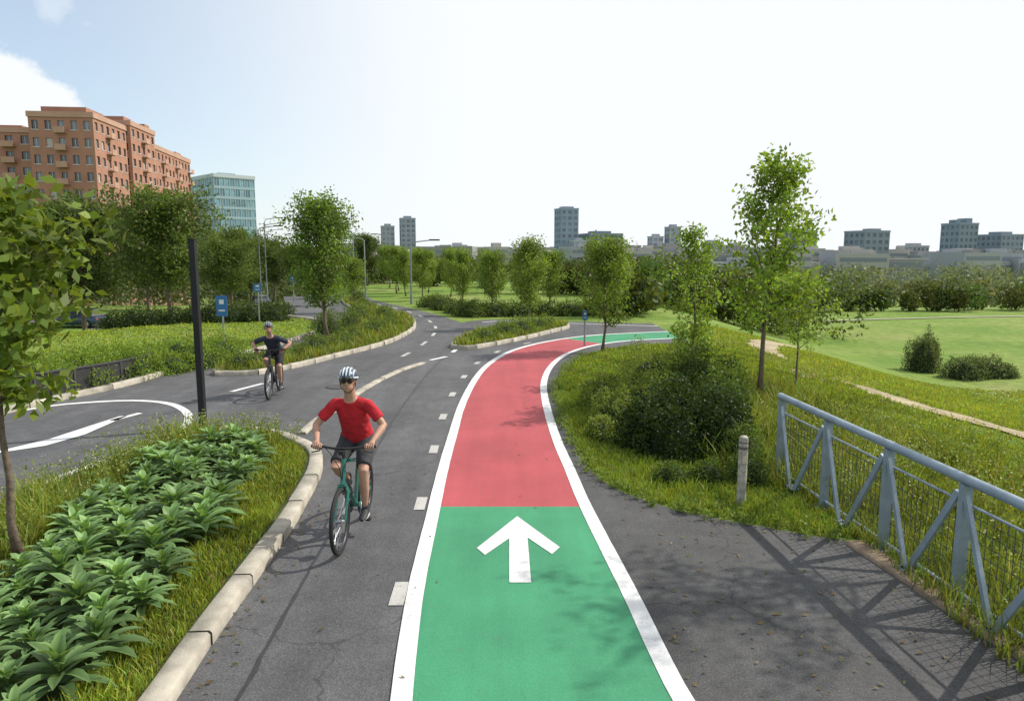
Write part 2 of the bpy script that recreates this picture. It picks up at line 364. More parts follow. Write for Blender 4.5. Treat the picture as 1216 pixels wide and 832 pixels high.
# islands / beds
bed = [(-2.35, -8), (-2.28, 2.84), (-2.32, 3.59), (-2.36, 4.48), (-2.42, 5.36), (-2.45, 6.25), (-2.50, 7.46), (-2.6, 8.71), (-2.72, 9.58), (-2.95, 10.35), (-3.35, 10.9), (-3.8, 11.35), (-4.4, 11.6), (-5.0, 11.5), (-5.35, 10.8), (-5.6, 9.9), (-5.8, 8.9), (-5.9, 8.1), (-6.0, 7), (-6.3, 3), (-6.5, -8)]
bedP = crom(bed, 0.2)
poly_sheet('planted_bed_ground', bedP, 0.10, M_bedsoil)
kerb('bed_kerb', bed[:14], 0.19, 0.125, 0.95)
hedge = [(-7.3, 17.4), (-6.4, 17.5), (-5.7, 18.7), (-5.1, 20.5), (-4.3, 23), (-3.95, 25.6), (-4, 29.1), (-4.8, 32.9), (-6.7, 37.2), (-8.8, 42.2), (-10.4, 46), (-10.5, 44.4), (-8.4, 37.8), (-6.8, 32.9), (-6.2, 29.1), (-6, 25.1), (-6.4, 22), (-7.0, 19.9), (-7.4, 18.2)]
isl2 = [(-1.9, 22.6), (-1.3, 22.25), (0.1, 24.3), (1.3, 26.6), (2.2, 28.5), (2.1, 29.6), (1.1, 29.8), (-0.3, 28.5), (-1.4, 26.1), (-1.8, 23.9)]
hedgeP = crom(hedge, 0.4, True); islP = crom(isl2, 0.3, True)
poly_sheet('traffic_island', hedgeP, 0.10, M_bedsoil); kerb('island_kerb', hedge+[hedge[0]], 0.16, 0.125, 1.0)
poly_sheet('traffic_island', islP, 0.10, M_bedsoil); kerb('island_kerb', isl2+[isl2[0]], 0.16, 0.125, 1.0)
kerb('road_kerb', lout[1:], 0.16, 0.12, 1.0)
kerb('path_edging', [(3.95, -2), (3.93, 3), (3.9, 4.3), (3.85, 4.9), (3.75, 5.7), (3.66, 6.4), (3.56, 7.1)], 0.2, 0.05, 1.0, mat=pmat('rusty_edging', (0.26, 0.19, 0.13), 0.9, var=0.45, scale=5, bump=0.6))
dpath = [(14, 33), (11.8, 30.5), (9.8, 27.3), (8.0, 22.5), (7.5, 18.6), (7.95, 16.8), (8.4, 15.2), (9.0, 14.2), (9.7, 13.0), (10.6, 11.8), (13, 9.5), (18, 6)]
ribbon('dirt_path', dpath, 1.0, 0.03, M_dirt, 0.22, True, 0.14, cross=4)
ribbon('gravel_path', [(22, 62.5), (28.5, 65), (39.5, 68), (50, 69.8), (75, 71)], 0.6, 0.06, pmat('gravel', (0.36, 0.35, 0.28), 0.9), 1.0, True, cross=3)

# ---------------------------------------------------------------- foliage
def unit(n):
    v = R.normal(size=(n, 3)); return v/np.linalg.norm(v, axis=1)[:, None]
def leafgeo(C, L, W, col, up=0.0):
    n = len(C); a = unit(n); a[:, 2] += up; a /= np.linalg.norm(a, axis=1)[:, None]
    s = np.cross(a, unit(n)); s /= np.linalg.norm(s, axis=1)[:, None]+1e-9; nn = np.cross(a, s)
    L = (np.ones(n)*L*R.uniform(.7, 1.25, n))[:, None]; W = (np.ones(n)*W*R.uniform(.75, 1.2, n))[:, None]
    V = np.stack([C, C+a*L*.45+s*W*.5+nn*W*.12, C+a*L, C+a*L*.45-s*W*.5+nn*W*.12], 1).reshape(-1, 3)
    return V, np.arange(4*n).reshape(-1, 4), np.repeat(col, 4, 0)
GAIN = 1.5
def lcol(n, base, var=0.22, yel=0.12):
    c = np.tile(np.array(base)*GAIN, (n, 1))*(1+R.normal(size=(n, 1))*var*0.7).clip(.45, 1.7)
    y = R.random((n, 1))*yel; c[:, 0:1] *= 1+y*2.5; c[:, 2:3] *= 1-y; return c.clip(0.004, 0.6)
def tree_mesh(name, seed, h, cb, cr, trunk_r, nbr=26, nsub=5, nleaf=26, leaf=0.07, col=(0.085, 0.15, 0.03), elev=(25, 60), sig=0.12, shape='oval', lean=0.0, ratio=0.5):
    global R
    R = np.random.default_rng(seed); mb = MB(); C = []; K = []
    m = 9; tz = np.linspace(0, h*0.93, m); wob = np.cumsum(R.normal(size=(m, 2))*h*0.008, 0); wob[0] = 0
    tp = [Vector((wob[i, 0]+lean*tz[i], wob[i, 1], tz[i])) for i in range(m)]
    tr = [trunk_r*(1-0.86*(i/(m-1))**0.9)*(1.35 if i == 0 else 1) for i in range(m)]
    mb.path(tp, tr, 9)
    def tpos(z):
        f = min(max(z/(h*0.93), 0), .999)*(m-1); i = int(f); return tp[i].lerp(tp[i+1], f-i)
    ga = R.random()*6.28
    for b in range(nbr):
        t = (b+0.5)/nbr; z0 = cb+(h-cb)*t*0.84; ga += 2.4+R.normal()*0.3
        if shape == 'oval': rr = cr*math.sin(math.pi*(0.18+0.76*t))**0.7
        else: rr = cr*(1-0.55*t)*(.5+.5*min(1, t*5))
        rr *= R.uniform(.6, 1.2); el = math.radians(min(78, R.uniform(*elev)+22*t))
        d = Vector((math.cos(ga)*math.cos(el), math.sin(ga)*math.cos(el), math.sin(el)))
        ln = min(rr/max(0.45, math.cos(el)), rr*1.35); p0 = tpos(z0); p1 = p0+d*ln*0.5+Vector((0, 0, -0.02*ln)); p2 = p0+d*ln+Vector((0, 0, 0.04*ln))
        if p2.z > h: p2.z = h
        br = trunk_r*0.35*(1-0.5*t); mb.path([p0, p1, p2], [br, br*0.6, br*0.2], 5)
        bc = R.uniform(.68, 1.3)
        for s_ in range(nsub):
            f = 0.2+0.8*(s_+R.random())/nsub; q0 = p0.lerp(p2, f)
            sd = (d*0.6+Vector(unit(1)[0])*0.9+Vector((0, 0, 0.15))).normalized(); sl = ln*R.uniform(.2, .40)
            q1 = q0+sd*sl; mb.path([q0, q1], [br*0.3, br*0.08], 4, caps=False)
            u = R.random(nleaf)[:, None]; pc = np.array(q0)*(1-u)+np.array(q1)*u+R.normal(size=(nleaf, 3)).clip(-1.8, 1.8)*sig*np.array([1, 1, .8])
            C.append(pc); K.append(lcol(nleaf, np.array(col)*bc*R.uniform(.85, 1.15)))
    nt_ = nleaf*3; u = R.random(nt_)[:, None]; top = np.array(tp[-1]); C.append(top*(u)+(1-u)*np.array(tpos(h*0.78))+R.normal(size=(nt_, 3)).clip(-1.6, 1.6)*sig*1.0); K.append(lcol(nt_, col))
    C = np.concatenate(C); K = np.concatenate(K)
    V, F, CC = leafgeo(C, leaf, leaf*ratio, K, up=-0.1)
    bv = np.array([tuple(v) for v in mb.v]); nb = len(bv)
    bf4 = [f for f in mb.f if len(f) == 4]; bfo = {}
    for f in mb.f:
        if len(f) != 4: bfo.setdefault(len(f), []).append(f)
    fl = [np.array(bf4)]+[np.array(v) for v in bfo.values()]+[F+nb]
    mi = np.concatenate([np.zeros(sum(len(x) for x in fl[:-1])), np.ones(len(F))])
    return np_mesh(name, np.concatenate([bv, V]), fl, np.concatenate([np.ones((nb, 3)), CC]), [M_bark, M_leaf], mi)
def put(name, me, x, y, rot=0.0, s=1.0, z=None, sz=None):
    o = new_obj(name, me); o.location = (x, y, float(T(x, y)) if z is None else z); o.rotation_euler = (0, 0, rot); o.scale = (s, s, sz or s); return o

# hero trees
put('young_birch_tree', tree_mesh('birch_a', 11, 5.0, 1.35, 1.22, 0.06, 34, 5, 27, 0.115, (0.12, 0.21, 0.033), (15, 50), 0.105, 'cone', ratio=0.55), 5.1, 14.5, 0.4)
put('young_birch_tree', tree_mesh('birch_b', 12, 3.8, 0.5, 0.72, 0.04, 26, 4, 28, 0.095, (0.11, 0.195, 0.032), (25, 60), 0.11, 'oval', ratio=0.55), 4.25, 16.6, 1.4)
put('young_birch_tree', tree_mesh('birch_c', 13, 2.5, 0.9, 0.7, 0.03, 16, 4, 20, 0.09, (0.11, 0.19, 0.032), (10, 50), 0.10, 'oval', ratio=0.55), 6.05, 15.2, 1.0)
put('overhanging_tree', tree_mesh('overhang', 14, 6.3, 3.9, 1.15, 0.07, 16, 4, 26, 0.10, (0.10, 0.18, 0.03), (10, 50), 0.12), 7.0, 7.6, 0.7)
put('broadleaf_tree', tree_mesh('young_magnolia', 15, 3.55, 1.45, 0.88, 0.042, 24, 5, 18, 0.155, (0.080, 0.13, 0.022), (0, 40), 0.11, 'oval', 0.0, ratio=0.52), -4.62, 6.4, 0.2, z=0.10)
street_a = tree_mesh('street_tree_a', 21, 4.65, 0.9, 1.4, 0.07, 44, 6, 42, 0.125, (0.080, 0.15, 0.026), (20, 60), 0.15)
street_b = tree_mesh('street_tree_b', 22, 3.5, 0.8, 1.1, 0.05, 36, 5, 38, 0.105, (0.095, 0.165, 0.028), (20, 60), 0.13)
street_c = tree_mesh('street_tree_c', 23, 3.4, 0.7, 1.0, 0.05, 34, 5, 38, 0.105, (0.105, 0.175, 0.032), (25, 65), 0.13)
big_a = tree_mesh('big_tree_a', 24, 8.2, 2.9, 2.8, 0.16, 50, 7, 40, 0.23, (0.048, 0.085, 0.020), (5, 45), 0.30)
big_b = tree_mesh('big_tree_b', 25, 6.5, 2.2, 2.5, 0.13, 48, 7, 40, 0.20, (0.058, 0.100, 0.022), (5, 45), 0.28)
put('street_tree', street_a, -6.4, 24.6, 0.3, 1.0, 0.1)
put('street_tree', street_b, 2.75, 21.6, 1.3, 0.95)
put('street_tree', street_c, 0.65, 28.4, 2.2, 0.98, 0.1)
put('street_tree', street_b, -1.0, 34.8, 3.1, 0.86)
put('street_tree', street_c, -2.75, 39.0, 0.8, 0.9)
put('street_tree', street_b, -5.7, 45.0, 2.5, 0.88); put('street_tree', street_c, -7.4, 50, 4.5, 0.9)
put('street_tree', street_b, -9.0, 57, 5.0, .92); put('street_tree', street_c, -4.2, 49, 1.1, .9)
put('street_tree', street_c, 4.9, 33.5, 2.7, 0.9); put('street_tree', street_b, 1.9, 36, 0.2, 0.86)
put('street_tree', street_b, -8.0, 36.0, 1.9, 0.72, 0.1); put('street_tree', street_c, -9.3, 41.0, 1.2, 0.75, 0.1)
for i, (x, y, s) in enumerate([(-8.6, 53.5, .95), (-6.3, 54, .9), (-10.6, 62, 1.0), (-7.8, 61, .95), (-4.6, 57, .9), (-2.0, 52, .85), (-12.5, 70, 1.0), (0.6, 46, .85), (-5.6, 66, .95), (-11.6, 47.5, .7)]):
    put('street_tree', street_c if i % 2 else street_b, x, y, i*1.3+.4, s)
for i, (x, y, s, me) in enumerate([(-24, 40, .98, big_a), (-18.3, 38, 1.03, big_b), (-31, 45, 1.02, big_a), (-19.5, 50, .86, big_b), (-30.5, 60, 1.05, big_a), (-14.5, 36.5, 0.55, big_b), (-20.5, 62, 0.68, big_a), (-41, 52, 1.1, big_b), (-25.5, 70, .85, big_a), (-45, 70, 1.15, big_a), (-16.5, 56, 0.6, big_b), (-20, 78, 0.78, big_b), (-36, 75, 1.1, big_b), (-13.3, 66, 0.55, big_a)]):
    put('deciduous_tree', me, x, y, i*1.7, s)

def shrub_arrays(cx, cy, cz, rx, ry, rz, n, leaf, col, full=False):
    d = unit(n); d[:, 2] = np.abs(d[:, 2]) if not full else d[:, 2]
    ph = R.random(6)*6.28
    nz = 1+0.16*np.sin(d[:, 0]*4+ph[0])*np.sin(d[:, 1]*4+ph[1])+0.12*np.sin(d[:, 0]*9+ph[2])*np.sin(d[:, 2]*8+ph[3])+0.08*np.sin(d[:, 1]*15+ph[4])*np.sin(d[:, 0]*13+ph[5])
    rad = (R.uniform(.5, 1.0, n)**0.35)*nz+R.normal(size=n)*0.06
    C = d*rad[:, None]*np.array([rx, ry, rz])+np.array([cx, cy, cz])
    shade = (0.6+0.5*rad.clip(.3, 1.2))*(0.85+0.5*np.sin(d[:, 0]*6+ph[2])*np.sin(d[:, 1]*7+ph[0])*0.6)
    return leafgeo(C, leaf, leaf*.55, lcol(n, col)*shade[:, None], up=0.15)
def merge(L):
    V = []; F = []; C = []; n = 0
    for v, f, c in L: V.append(v); F.append(f+n); C.append(c); n += len(v)
    return np.concatenate(V), np.concatenate(F), np.concatenate(C)
def shrub(name, lobes, col, leaf, dens=900):
    p = empty(name); L = []; mb = MB()
    for (x, y, rx, ry, rz) in lobes:
        z = float(T(x, y)); area = (rx*ry+rx*rz+ry*rz)/3*6.3
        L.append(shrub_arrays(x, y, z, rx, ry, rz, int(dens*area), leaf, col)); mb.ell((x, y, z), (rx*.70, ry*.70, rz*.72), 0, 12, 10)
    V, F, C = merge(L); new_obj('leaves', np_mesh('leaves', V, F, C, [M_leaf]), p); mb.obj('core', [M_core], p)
    return p
R = np.random.default_rng(31)
shrub('dark_shrub', [(2.5, 10.4, .6, .5, .85), (3.1, 10.6, .6, .5, .95), (2.75, 11.1, .7, .5, 1.05), (2.05, 10.9, .42, .4, .75), (3.45, 11.1, .35, .4, .8)], (0.021, 0.044, 0.010), 0.06, 1500)
shrub('flowering_shrub', [(1.75, 12.2, .42, .6, .65), (2.5, 12.8, .7, .6, .85), (1.8, 13.8, .5, .7, .7), (3.0, 15, .8, .9, 1.0), (1.45, 11.4, .22, .4, .4)], (0.10, 0.155, 0.03), 0.05, 1400)
shrub('shrub', [(3.7, 12.6, .45, .5, 1.0), (4.2, 13.6, .45, .5, 1.0), (3.8, 14.8, .7, .7, 1.15)], (0.065, 0.118, 0.024), 0.06, 1100)
shrub('low_shrub', [(2.1, 9.15, .3, .22, .28), (2.6, 9.2, .3, .22, .28), (3.15, 9.2, .3, .35, .42), (3.3, 9.9, .3, .4, .6)], (0.06, 0.11, 0.022), 0.04, 2200)
shrub('meadow_shrub', [(21.6, 37.2, .9, .8, 1.9), (22.0, 37.5, .5, .6, 2.1), (22.6, 35.2, 1.1, .9, 1.1), (23.9, 35.6, 1.3, .8, 1.0), (24.8, 35.4, .6, .5, .6)], (0.07, 0.11, 0.045), 0.11, 420)
shrub('hedge', [(-9.7+0.5*i, 16.2+.9*i, .7, .75, .62+.14*math.sin(i*2)) for i in range(4)] + [(-10.6+0.6*i, 15.6+1.1*i, .8, .8, .8+.12*math.sin(i*3)) for i in range(5)] + [(-11.8+0.5*i, 14.6+1.2*i, .9, .8, .7) for i in range(4)], (0.115, 0.20, 0.03), 0.06, 800)
shrub('hedge', [(-17+0.8*i, 30.5+0.15*i, .7, .7, .75+.1*math.sin(i*1.7)) for i in range(9)], (0.035, 0.062, 0.018), 0.10, 350)
shrub('hedge', [(-13.0+0.7*i, 33+0.3*i, .6, .6, .75) for i in range(4)], (0.04, 0.07, 0.018), 0.10, 350)
hl = crom([(-6.9, 18.3), (-6.2, 20.5), (-5.5, 23), (-5.1, 26), (-5.1, 29.5), (-5.9, 33), (-7.6, 37.5), (-9.6, 43.5)], 0.55)
shrub('verge_planting', [(p[0]+R.normal()*.12, p[1], R.uniform(.28, .5), .5, R.uniform(.3, .62)) for p in hl]+[(-6.6, 25.5, .6, .8, 1.0), (-6.3, 27.5, .5, .8, .9), (-6.7, 31, .5, .9, .9)], (0.075, 0.125, 0.03), 0.06, 700)
shrub('verge_planting', [(-1.35, 23.3, .3, .5, .3), (-.9, 24.3, .5, .6, .5), (-.3, 25.4, .7, .7, .6), (.3, 26.6, .7, .7, .65), (.9, 27.8, .8, .7, .6), (1.4, 28.8, .5, .4, .5)], (0.09, 0.15, 0.03), 0.06, 700)
shrub('verge_planting', [(-4.5+.9*i, 40-2.0*i, .8, .9, .7) for i in range(4)]+[(-2.0+1.2*i, 34+.1*i, .9, .7, .75) for i in range(7)], (0.06, 0.10, 0.025), 0.10, 350)

# woodland masses
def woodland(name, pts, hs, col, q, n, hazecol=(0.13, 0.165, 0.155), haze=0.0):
    L = []
    for (x, y), h in zip(pts, hs):
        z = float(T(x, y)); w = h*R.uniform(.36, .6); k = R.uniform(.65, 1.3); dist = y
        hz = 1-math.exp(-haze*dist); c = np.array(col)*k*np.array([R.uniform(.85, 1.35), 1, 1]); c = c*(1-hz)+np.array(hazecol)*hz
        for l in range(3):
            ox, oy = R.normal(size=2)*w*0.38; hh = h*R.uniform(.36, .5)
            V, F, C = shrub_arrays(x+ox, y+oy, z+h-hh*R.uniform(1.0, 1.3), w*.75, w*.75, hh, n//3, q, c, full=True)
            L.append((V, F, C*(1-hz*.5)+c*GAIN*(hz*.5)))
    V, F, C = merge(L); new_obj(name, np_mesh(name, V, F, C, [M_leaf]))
def pts_in(n, x0, x1, y0, y1): return list(zip(R.uniform(x0, x1, n), R.uniform(y0, y1, n)))
R = np.random.default_rng(41)
line = crom([(6.5, 34), (9, 42), (14, 52), (22, 70), (34, 76), (48, 77), (62, 78), (85, 80)], 1.6)
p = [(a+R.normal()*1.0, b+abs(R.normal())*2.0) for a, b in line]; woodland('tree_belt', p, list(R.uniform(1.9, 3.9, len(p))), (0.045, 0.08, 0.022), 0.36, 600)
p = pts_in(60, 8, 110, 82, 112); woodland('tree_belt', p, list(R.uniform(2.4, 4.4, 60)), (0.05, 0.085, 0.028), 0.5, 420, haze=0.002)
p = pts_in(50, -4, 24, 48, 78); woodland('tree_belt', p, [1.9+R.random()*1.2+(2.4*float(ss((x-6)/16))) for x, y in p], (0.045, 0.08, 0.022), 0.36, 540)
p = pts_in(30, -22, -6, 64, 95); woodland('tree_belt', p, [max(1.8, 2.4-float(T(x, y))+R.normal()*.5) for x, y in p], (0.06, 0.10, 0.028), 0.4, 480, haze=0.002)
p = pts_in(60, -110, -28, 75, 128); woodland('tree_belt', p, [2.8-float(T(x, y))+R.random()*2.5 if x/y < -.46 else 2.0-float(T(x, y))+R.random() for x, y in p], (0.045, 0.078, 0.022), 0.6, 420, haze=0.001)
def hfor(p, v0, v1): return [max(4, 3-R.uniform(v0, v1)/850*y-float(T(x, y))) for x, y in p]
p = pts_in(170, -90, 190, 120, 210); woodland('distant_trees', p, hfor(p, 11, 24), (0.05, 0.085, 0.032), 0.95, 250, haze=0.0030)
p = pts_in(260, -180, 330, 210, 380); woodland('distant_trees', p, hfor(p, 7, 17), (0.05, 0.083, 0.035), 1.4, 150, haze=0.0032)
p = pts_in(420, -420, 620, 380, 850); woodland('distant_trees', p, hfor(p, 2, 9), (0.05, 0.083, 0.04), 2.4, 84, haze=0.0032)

# ---------------------------------------------------------------- grass blades
def grass(name, poly, zoff, hmin, hmax, dmax, base, fall=1.6, clump=0.0, maxn=400000, exclude=None, width=0.006, path_pts=None):
    P = np.asarray(poly); x0, y0 = P.min(0); x1, y1 = P.max(0); y0 = max(y0, 1.5)
    n = int((x1-x0)*(y1-y0)*dmax); n = min(n, 3000000)
    x = R.uniform(x0, x1, n); y = R.uniform(y0, y1, n); d = np.hypot(x, y)
    keep = R.random(n) < (6.0/np.maximum(d, 6.0))**fall; keep &= np.abs(x) < y*0.78+1.2
    x, y, d = x[keep], y[keep], d[keep]; k = inpoly(x, y, P); x, y, d = x[k], y[k], d[k]
    if exclude is not None:
        for e in exclude: k = ~inpoly(x, y, e); x, y, d = x[k], y[k], d[k]
    if path_pts is not None:
        pp = crom(path_pts, .25); md = np.full(len(x), 9.0)
        for a, b in pp: md = np.minimum(md, np.hypot(x-a, y-b))
        k = md > .46+.12*np.sin(y*3)*np.sin(x*2.7)+R.random(len(x))*.12; x, y, d = x[k], y[k], d[k]
    if len(x) > maxn: x, y, d = x[:maxn], y[:maxn], d[:maxn]
    n = len(x); cl = np.sin(x*2.3+1)*np.sin(y*1.9)+0.6*np.sin(x*5.1+y*3.7)+.4*np.sin(x*11-y*9)
    if clump: k = R.random(n) < 1-clump*(0.5-0.4*cl); x, y, d, cl = x[k], y[k], d[k], cl[k]; n = len(x)
    h = R.uniform(hmin, hmax, n)*(1+0.25*cl)*R.uniform(.6, 1.2, n); w = width*np.maximum(1, d/8.0)*R.uniform(.7, 1.4, n)
    a = R.random(n)*6.28; s = np.stack([np.cos(a), np.sin(a), 0*a], 1); ln = R.normal(size=(n, 2))*0.38
    z = T(x, y)+zoff; Bp = np.stack([x, y, z], 1); tip = Bp+np.stack([ln[:, 0]*h, ln[:, 1]*h, h], 1); mid = Bp*.5+tip*.5+np.stack([-ln[:, 0]*h*.18, -ln[:, 1]*h*.18, h*.05], 1)
    V = np.stack([Bp-s*w[:, None], Bp+s*w[:, None], mid+s*w[:, None]*.8, mid-s*w[:, None]*.8, tip], 1).reshape(-1, 3)
    i = np.arange(n)*5; F4 = np.stack([i, i+1, i+2, i+3], 1); F3 = np.stack([i+3, i+2, i+4], 1)
    c = lcol(n, base, .28, .3); dry = R.random(n) < 0.05; c[dry] = np.array([.30, .26, .12])*R.uniform(.7, 1.1, (dry.sum(), 1)); c *= (1+.16*cl)[:, None]
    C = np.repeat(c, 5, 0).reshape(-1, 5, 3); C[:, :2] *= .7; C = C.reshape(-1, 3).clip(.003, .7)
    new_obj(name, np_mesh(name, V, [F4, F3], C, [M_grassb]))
R = np.random.default_rng(51)
rosette_zone = [(-2.95, 2.5), (-2.9, 4.4), (-3.05, 6.2), (-3.35, 8.2), (-3.55, 10.0), (-4.1, 10.5), (-4.8, 9.8), (-4.85, 8.2), (-4.55, 6.6), (-4.6, 5), (-4.6, 2.5)]
bg = [(-2.38, 1.2), (-2.42, 3.59), (-2.46, 4.48), (-2.52, 5.36), (-2.56, 6.25), (-2.62, 7.46), (-2.72, 8.71), (-2.84, 9.5), (-3.05, 10.25), (-3.4, 10.75), (-3.85, 11.2), (-4.4, 11.45), (-4.95, 11.35), (-5.25, 10.8), (-5.5, 9.9), (-5.7, 8.9), (-5.8, 8.1), (-5.9, 7), (-6.2, 3), (-6.3, 1.2)]
grass('grass', bg, 0.10, 0.04, 0.11, 4200, (0.110, 0.19, 0.03), 1.2, .15, 200000, [rosette_zone])
grass('tall_grass', [(-4.6, 6.2), (-5.9, 6.2), (-5.7, 8.9), (-5.3, 10.8), (-4.6, 11.3), (-3.6, 11.0), (-3.5, 10.2), (-4.2, 10.6), (-4.9, 9.9), (-4.95, 8.2)], 0.10, 0.14, 0.36, 2200, (0.10, 0.17, 0.035), 1.2, .3, 60000)
vg = [(3.45, 7.25), (3.2, 7.35), (2.7, 7.65), (1.9, 8.15), (1.43, 8.75), (1.14, 9.6), (1.03, 10.9), (0.95, 12.6), (0.97, 14.4), (1.1, 16.4), (1.45, 18.2), (2.05, 20.5), (2.95, 22.2), (4.3, 23.2), (8, 24), (8, 7)]
grass('grass', vg, 0.0, 0.04, 0.13, 3000, (0.10, 0.185, 0.028), 1.1, .1, 230000)
grass('tall_grass', [(3.65, 2), (4.0, 2), (8.5, 6.5), (6.6, 10), (6.0, 17), (3.3, 17), (2.3, 11.6), (3.0, 9.2), (3.6, 8.6), (3.6, 6.5)], 0.0, 0.12, 0.40, 1100, (0.095, 0.16, 0.035), 1.0, .5, 130000)
grass('meadow_grass', [(3.8, 3), (12, 3), (26, 18), (26, 32), (8, 32), (6, 24), (3.8, 12)], 0.0, 0.03, 0.10, 1300, (0.125, 0.21, 0.035), 1.2, .2, 200000, path_pts=dpath)
grass('grass', hedgeP, 0.10, 0.10, 0.30, 700, (0.095, 0.16, 0.03), 0.9, .2, 120000)
grass('grass', islP, 0.10, 0.08, 0.24, 700, (0.10, 0.17, 0.03), 0.9, .1, 60000)
grass('grass', [(-9.5, 14.2), (-9.0, 16), (-8.8, 18.2), (-8.4, 19.9), (-7.9, 22.6), (-7.6, 26.4), (-7.9, 29.1), (-9, 31.8), (-11, 34), (-22, 36), (-22, 14)], 0.0, 0.03, 0.08, 500, (0.13, 0.225, 0.032), 0.9, .1, 120000)
def weeds(name, spots, col):
    L = []
    for x, y, z, h in spots:
        n = 26; t = R.random(n); C = np.stack([x+R.normal(size=n)*h*.22, y+R.normal(size=n)*h*.22, z+t*h], 1)
        L.append(leafgeo(C, .055, .022, lcol(n, (.10, .16, .035)), up=.5))
        m = 4; C = np.stack([x+R.normal(size=m)*h*.2, y+R.normal(size=m)*h*.2, z+h*R.uniform(.85, 1.1, m)], 1); L.append(leafgeo(C, .022, .02, np.tile(col, (m, 1)), 0))
    V, F, C = merge(L); new_obj(name, np_mesh(name, V, F, C, [M_leaf]))
sp = [(R.uniform(-5.7, -4.8), R.uniform(6.3, 10.8), .1, R.uniform(.25, .5)) for _ in range(110)]+[(R.uniform(-5.2, -3.3), R.uniform(10.4, 11.2), .1, R.uniform(.2, .45)) for _ in range(60)]
weeds('wildflowers', sp, (.5, .5, .3))
sp = [(R.uniform(3.9, 6.8), R.uniform(4.5, 12), 0, R.uniform(.3, .65)) for _ in range(260)]
weeds('wildflowers', [(a, b, float(T(a, b)), d) for a, b, c, d in sp], (.5, .5, .3))
sp = [(a+R.normal()*.06, b+R.normal()*.06, 0, R.uniform(.06, .18)) for a, b in crom(verge[:12], .09)]
weeds('edge_weeds', sp, (.2, .3, .06))
# dry leaf litter on the paving and in the gutters
n = 420; lx = np.concatenate([R.uniform(1.2, 3.5, 200), -2.25+R.normal(size=120)*.10+.02, R.uniform(-2.1, 3.2, 100)]); ly = np.concatenate([R.uniform(3.0, 8.0, 200), R.uniform(3.2, 9, 120), R.uniform(3.5, 16, 100)])
ed = np.interp(ly, [p[1] for p in verge[3:9]], [p[0] for p in verge[3:9]]); k = (ly < 8.0) | (lx < ed); lx, ly = lx[k], ly[k]; n = len(lx)
a = R.random(n)*6.28; sz = R.uniform(.012, .032, n); cv = np.stack([lx, ly, np.full(n, .022)], 1); u = np.stack([np.cos(a), np.sin(a), R.normal(size=n)*.2], 1)*sz[:, None]; w_ = np.stack([-np.sin(a), np.cos(a), np.abs(R.normal(size=n))*.3], 1)*sz[:, None]*.5
V = np.stack([cv-u, cv+w_, cv+u, cv-w_*.8], 1).reshape(-1, 3); cc = np.where(R.random((n, 1)) < .6, np.array([[.20, .14, .06]]), np.array([[.14, .17, .05]]))*R.uniform(.6, 1.3, (n, 1))
new_obj('fallen_leaves', np_mesh('fallen_leaves', V, np.arange(4*n).reshape(-1, 4), np.repeat(cc, 4, 0), [M_leaf]))

# rosette plants
def rosette(cx, cy, cz, s, seed_rot):
    Vs = []; Fs = []; Cs = []; nv = 0; tiers = [(8, 18, .30), (9, 38, .27), (8, 56, .22), (6, 74, .16)]
    tone = R.uniform(.75, 1.25)
    for ti, (cnt, el, ln) in enumerate(tiers):
        for i in range(cnt):
            a = seed_rot+6.283*i/cnt+R.normal()*.2+ti*.4; e = math.radians(el+R.normal()*9); L = ln*s*R.uniform(.8, 1.2); W = .062*s*R.uniform(.8, 1.2)
            ns = 5; x = 0.; z = (.05+.035*ti)*s; ee = e; side = np.array([-math.sin(a), math.cos(a), 0]); rows = []
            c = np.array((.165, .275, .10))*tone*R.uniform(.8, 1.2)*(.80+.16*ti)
            for k in range(ns+1):
                t = k/ns; w = W*math.sin(math.pi*min(.985, t*.86+.10))**.8*(1 if k < ns else .1)
                p = np.array([cx+math.cos(a)*x, cy+math.sin(a)*x, cz+z]); up = np.array([-math.cos(a)*math.sin(ee), -math.sin(a)*math.sin(ee), math.cos(ee)])
                rows.append((p+side*w*.5+up*w*.22, p, p-side*w*.5+up*w*.22)); x += math.cos(ee)*L/ns; z += math.sin(ee)*L/ns; ee -= .20
            for k, (l, m_, r_) in enumerate(rows):
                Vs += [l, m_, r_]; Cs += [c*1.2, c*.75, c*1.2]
            for k in range(ns):
                b = nv+k*3; Fs += [(b, b+1, b+4, b+3), (b+1, b+2, b+5, b+4)]
            nv += 3*(ns+1)
    return np.array(Vs), np.array(Fs), np.array(Cs)
RL = []; taken = []
for _ in range(6000):
    x = R.uniform(-4.9, -2.8); y = R.uniform(3.2, 10.5)
    if inpoly(np.array([x]), np.array([y]), rosette_zone)[0] and all((x-a)**2+(y-b)**2 > .31**2 for a, b in taken):
        taken.append((x, y)); RL.append(rosette(x, y, .10, R.uniform(.7, 1.4), R.random()*6))
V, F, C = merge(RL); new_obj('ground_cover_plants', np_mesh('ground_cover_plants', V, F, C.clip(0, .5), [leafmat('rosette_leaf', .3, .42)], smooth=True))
mb = MB()
for x, y, s in [(-4.65, 10.9, .14), (-4.35, 11.05, .1)]: mb.ell((x, y, .13), (s*1.3, s, s*.7), 0, 9, 6)
mb.obj('rocks', [pmat('rock', (.38, .34, .28), .9, var=.3, bump=.8)])

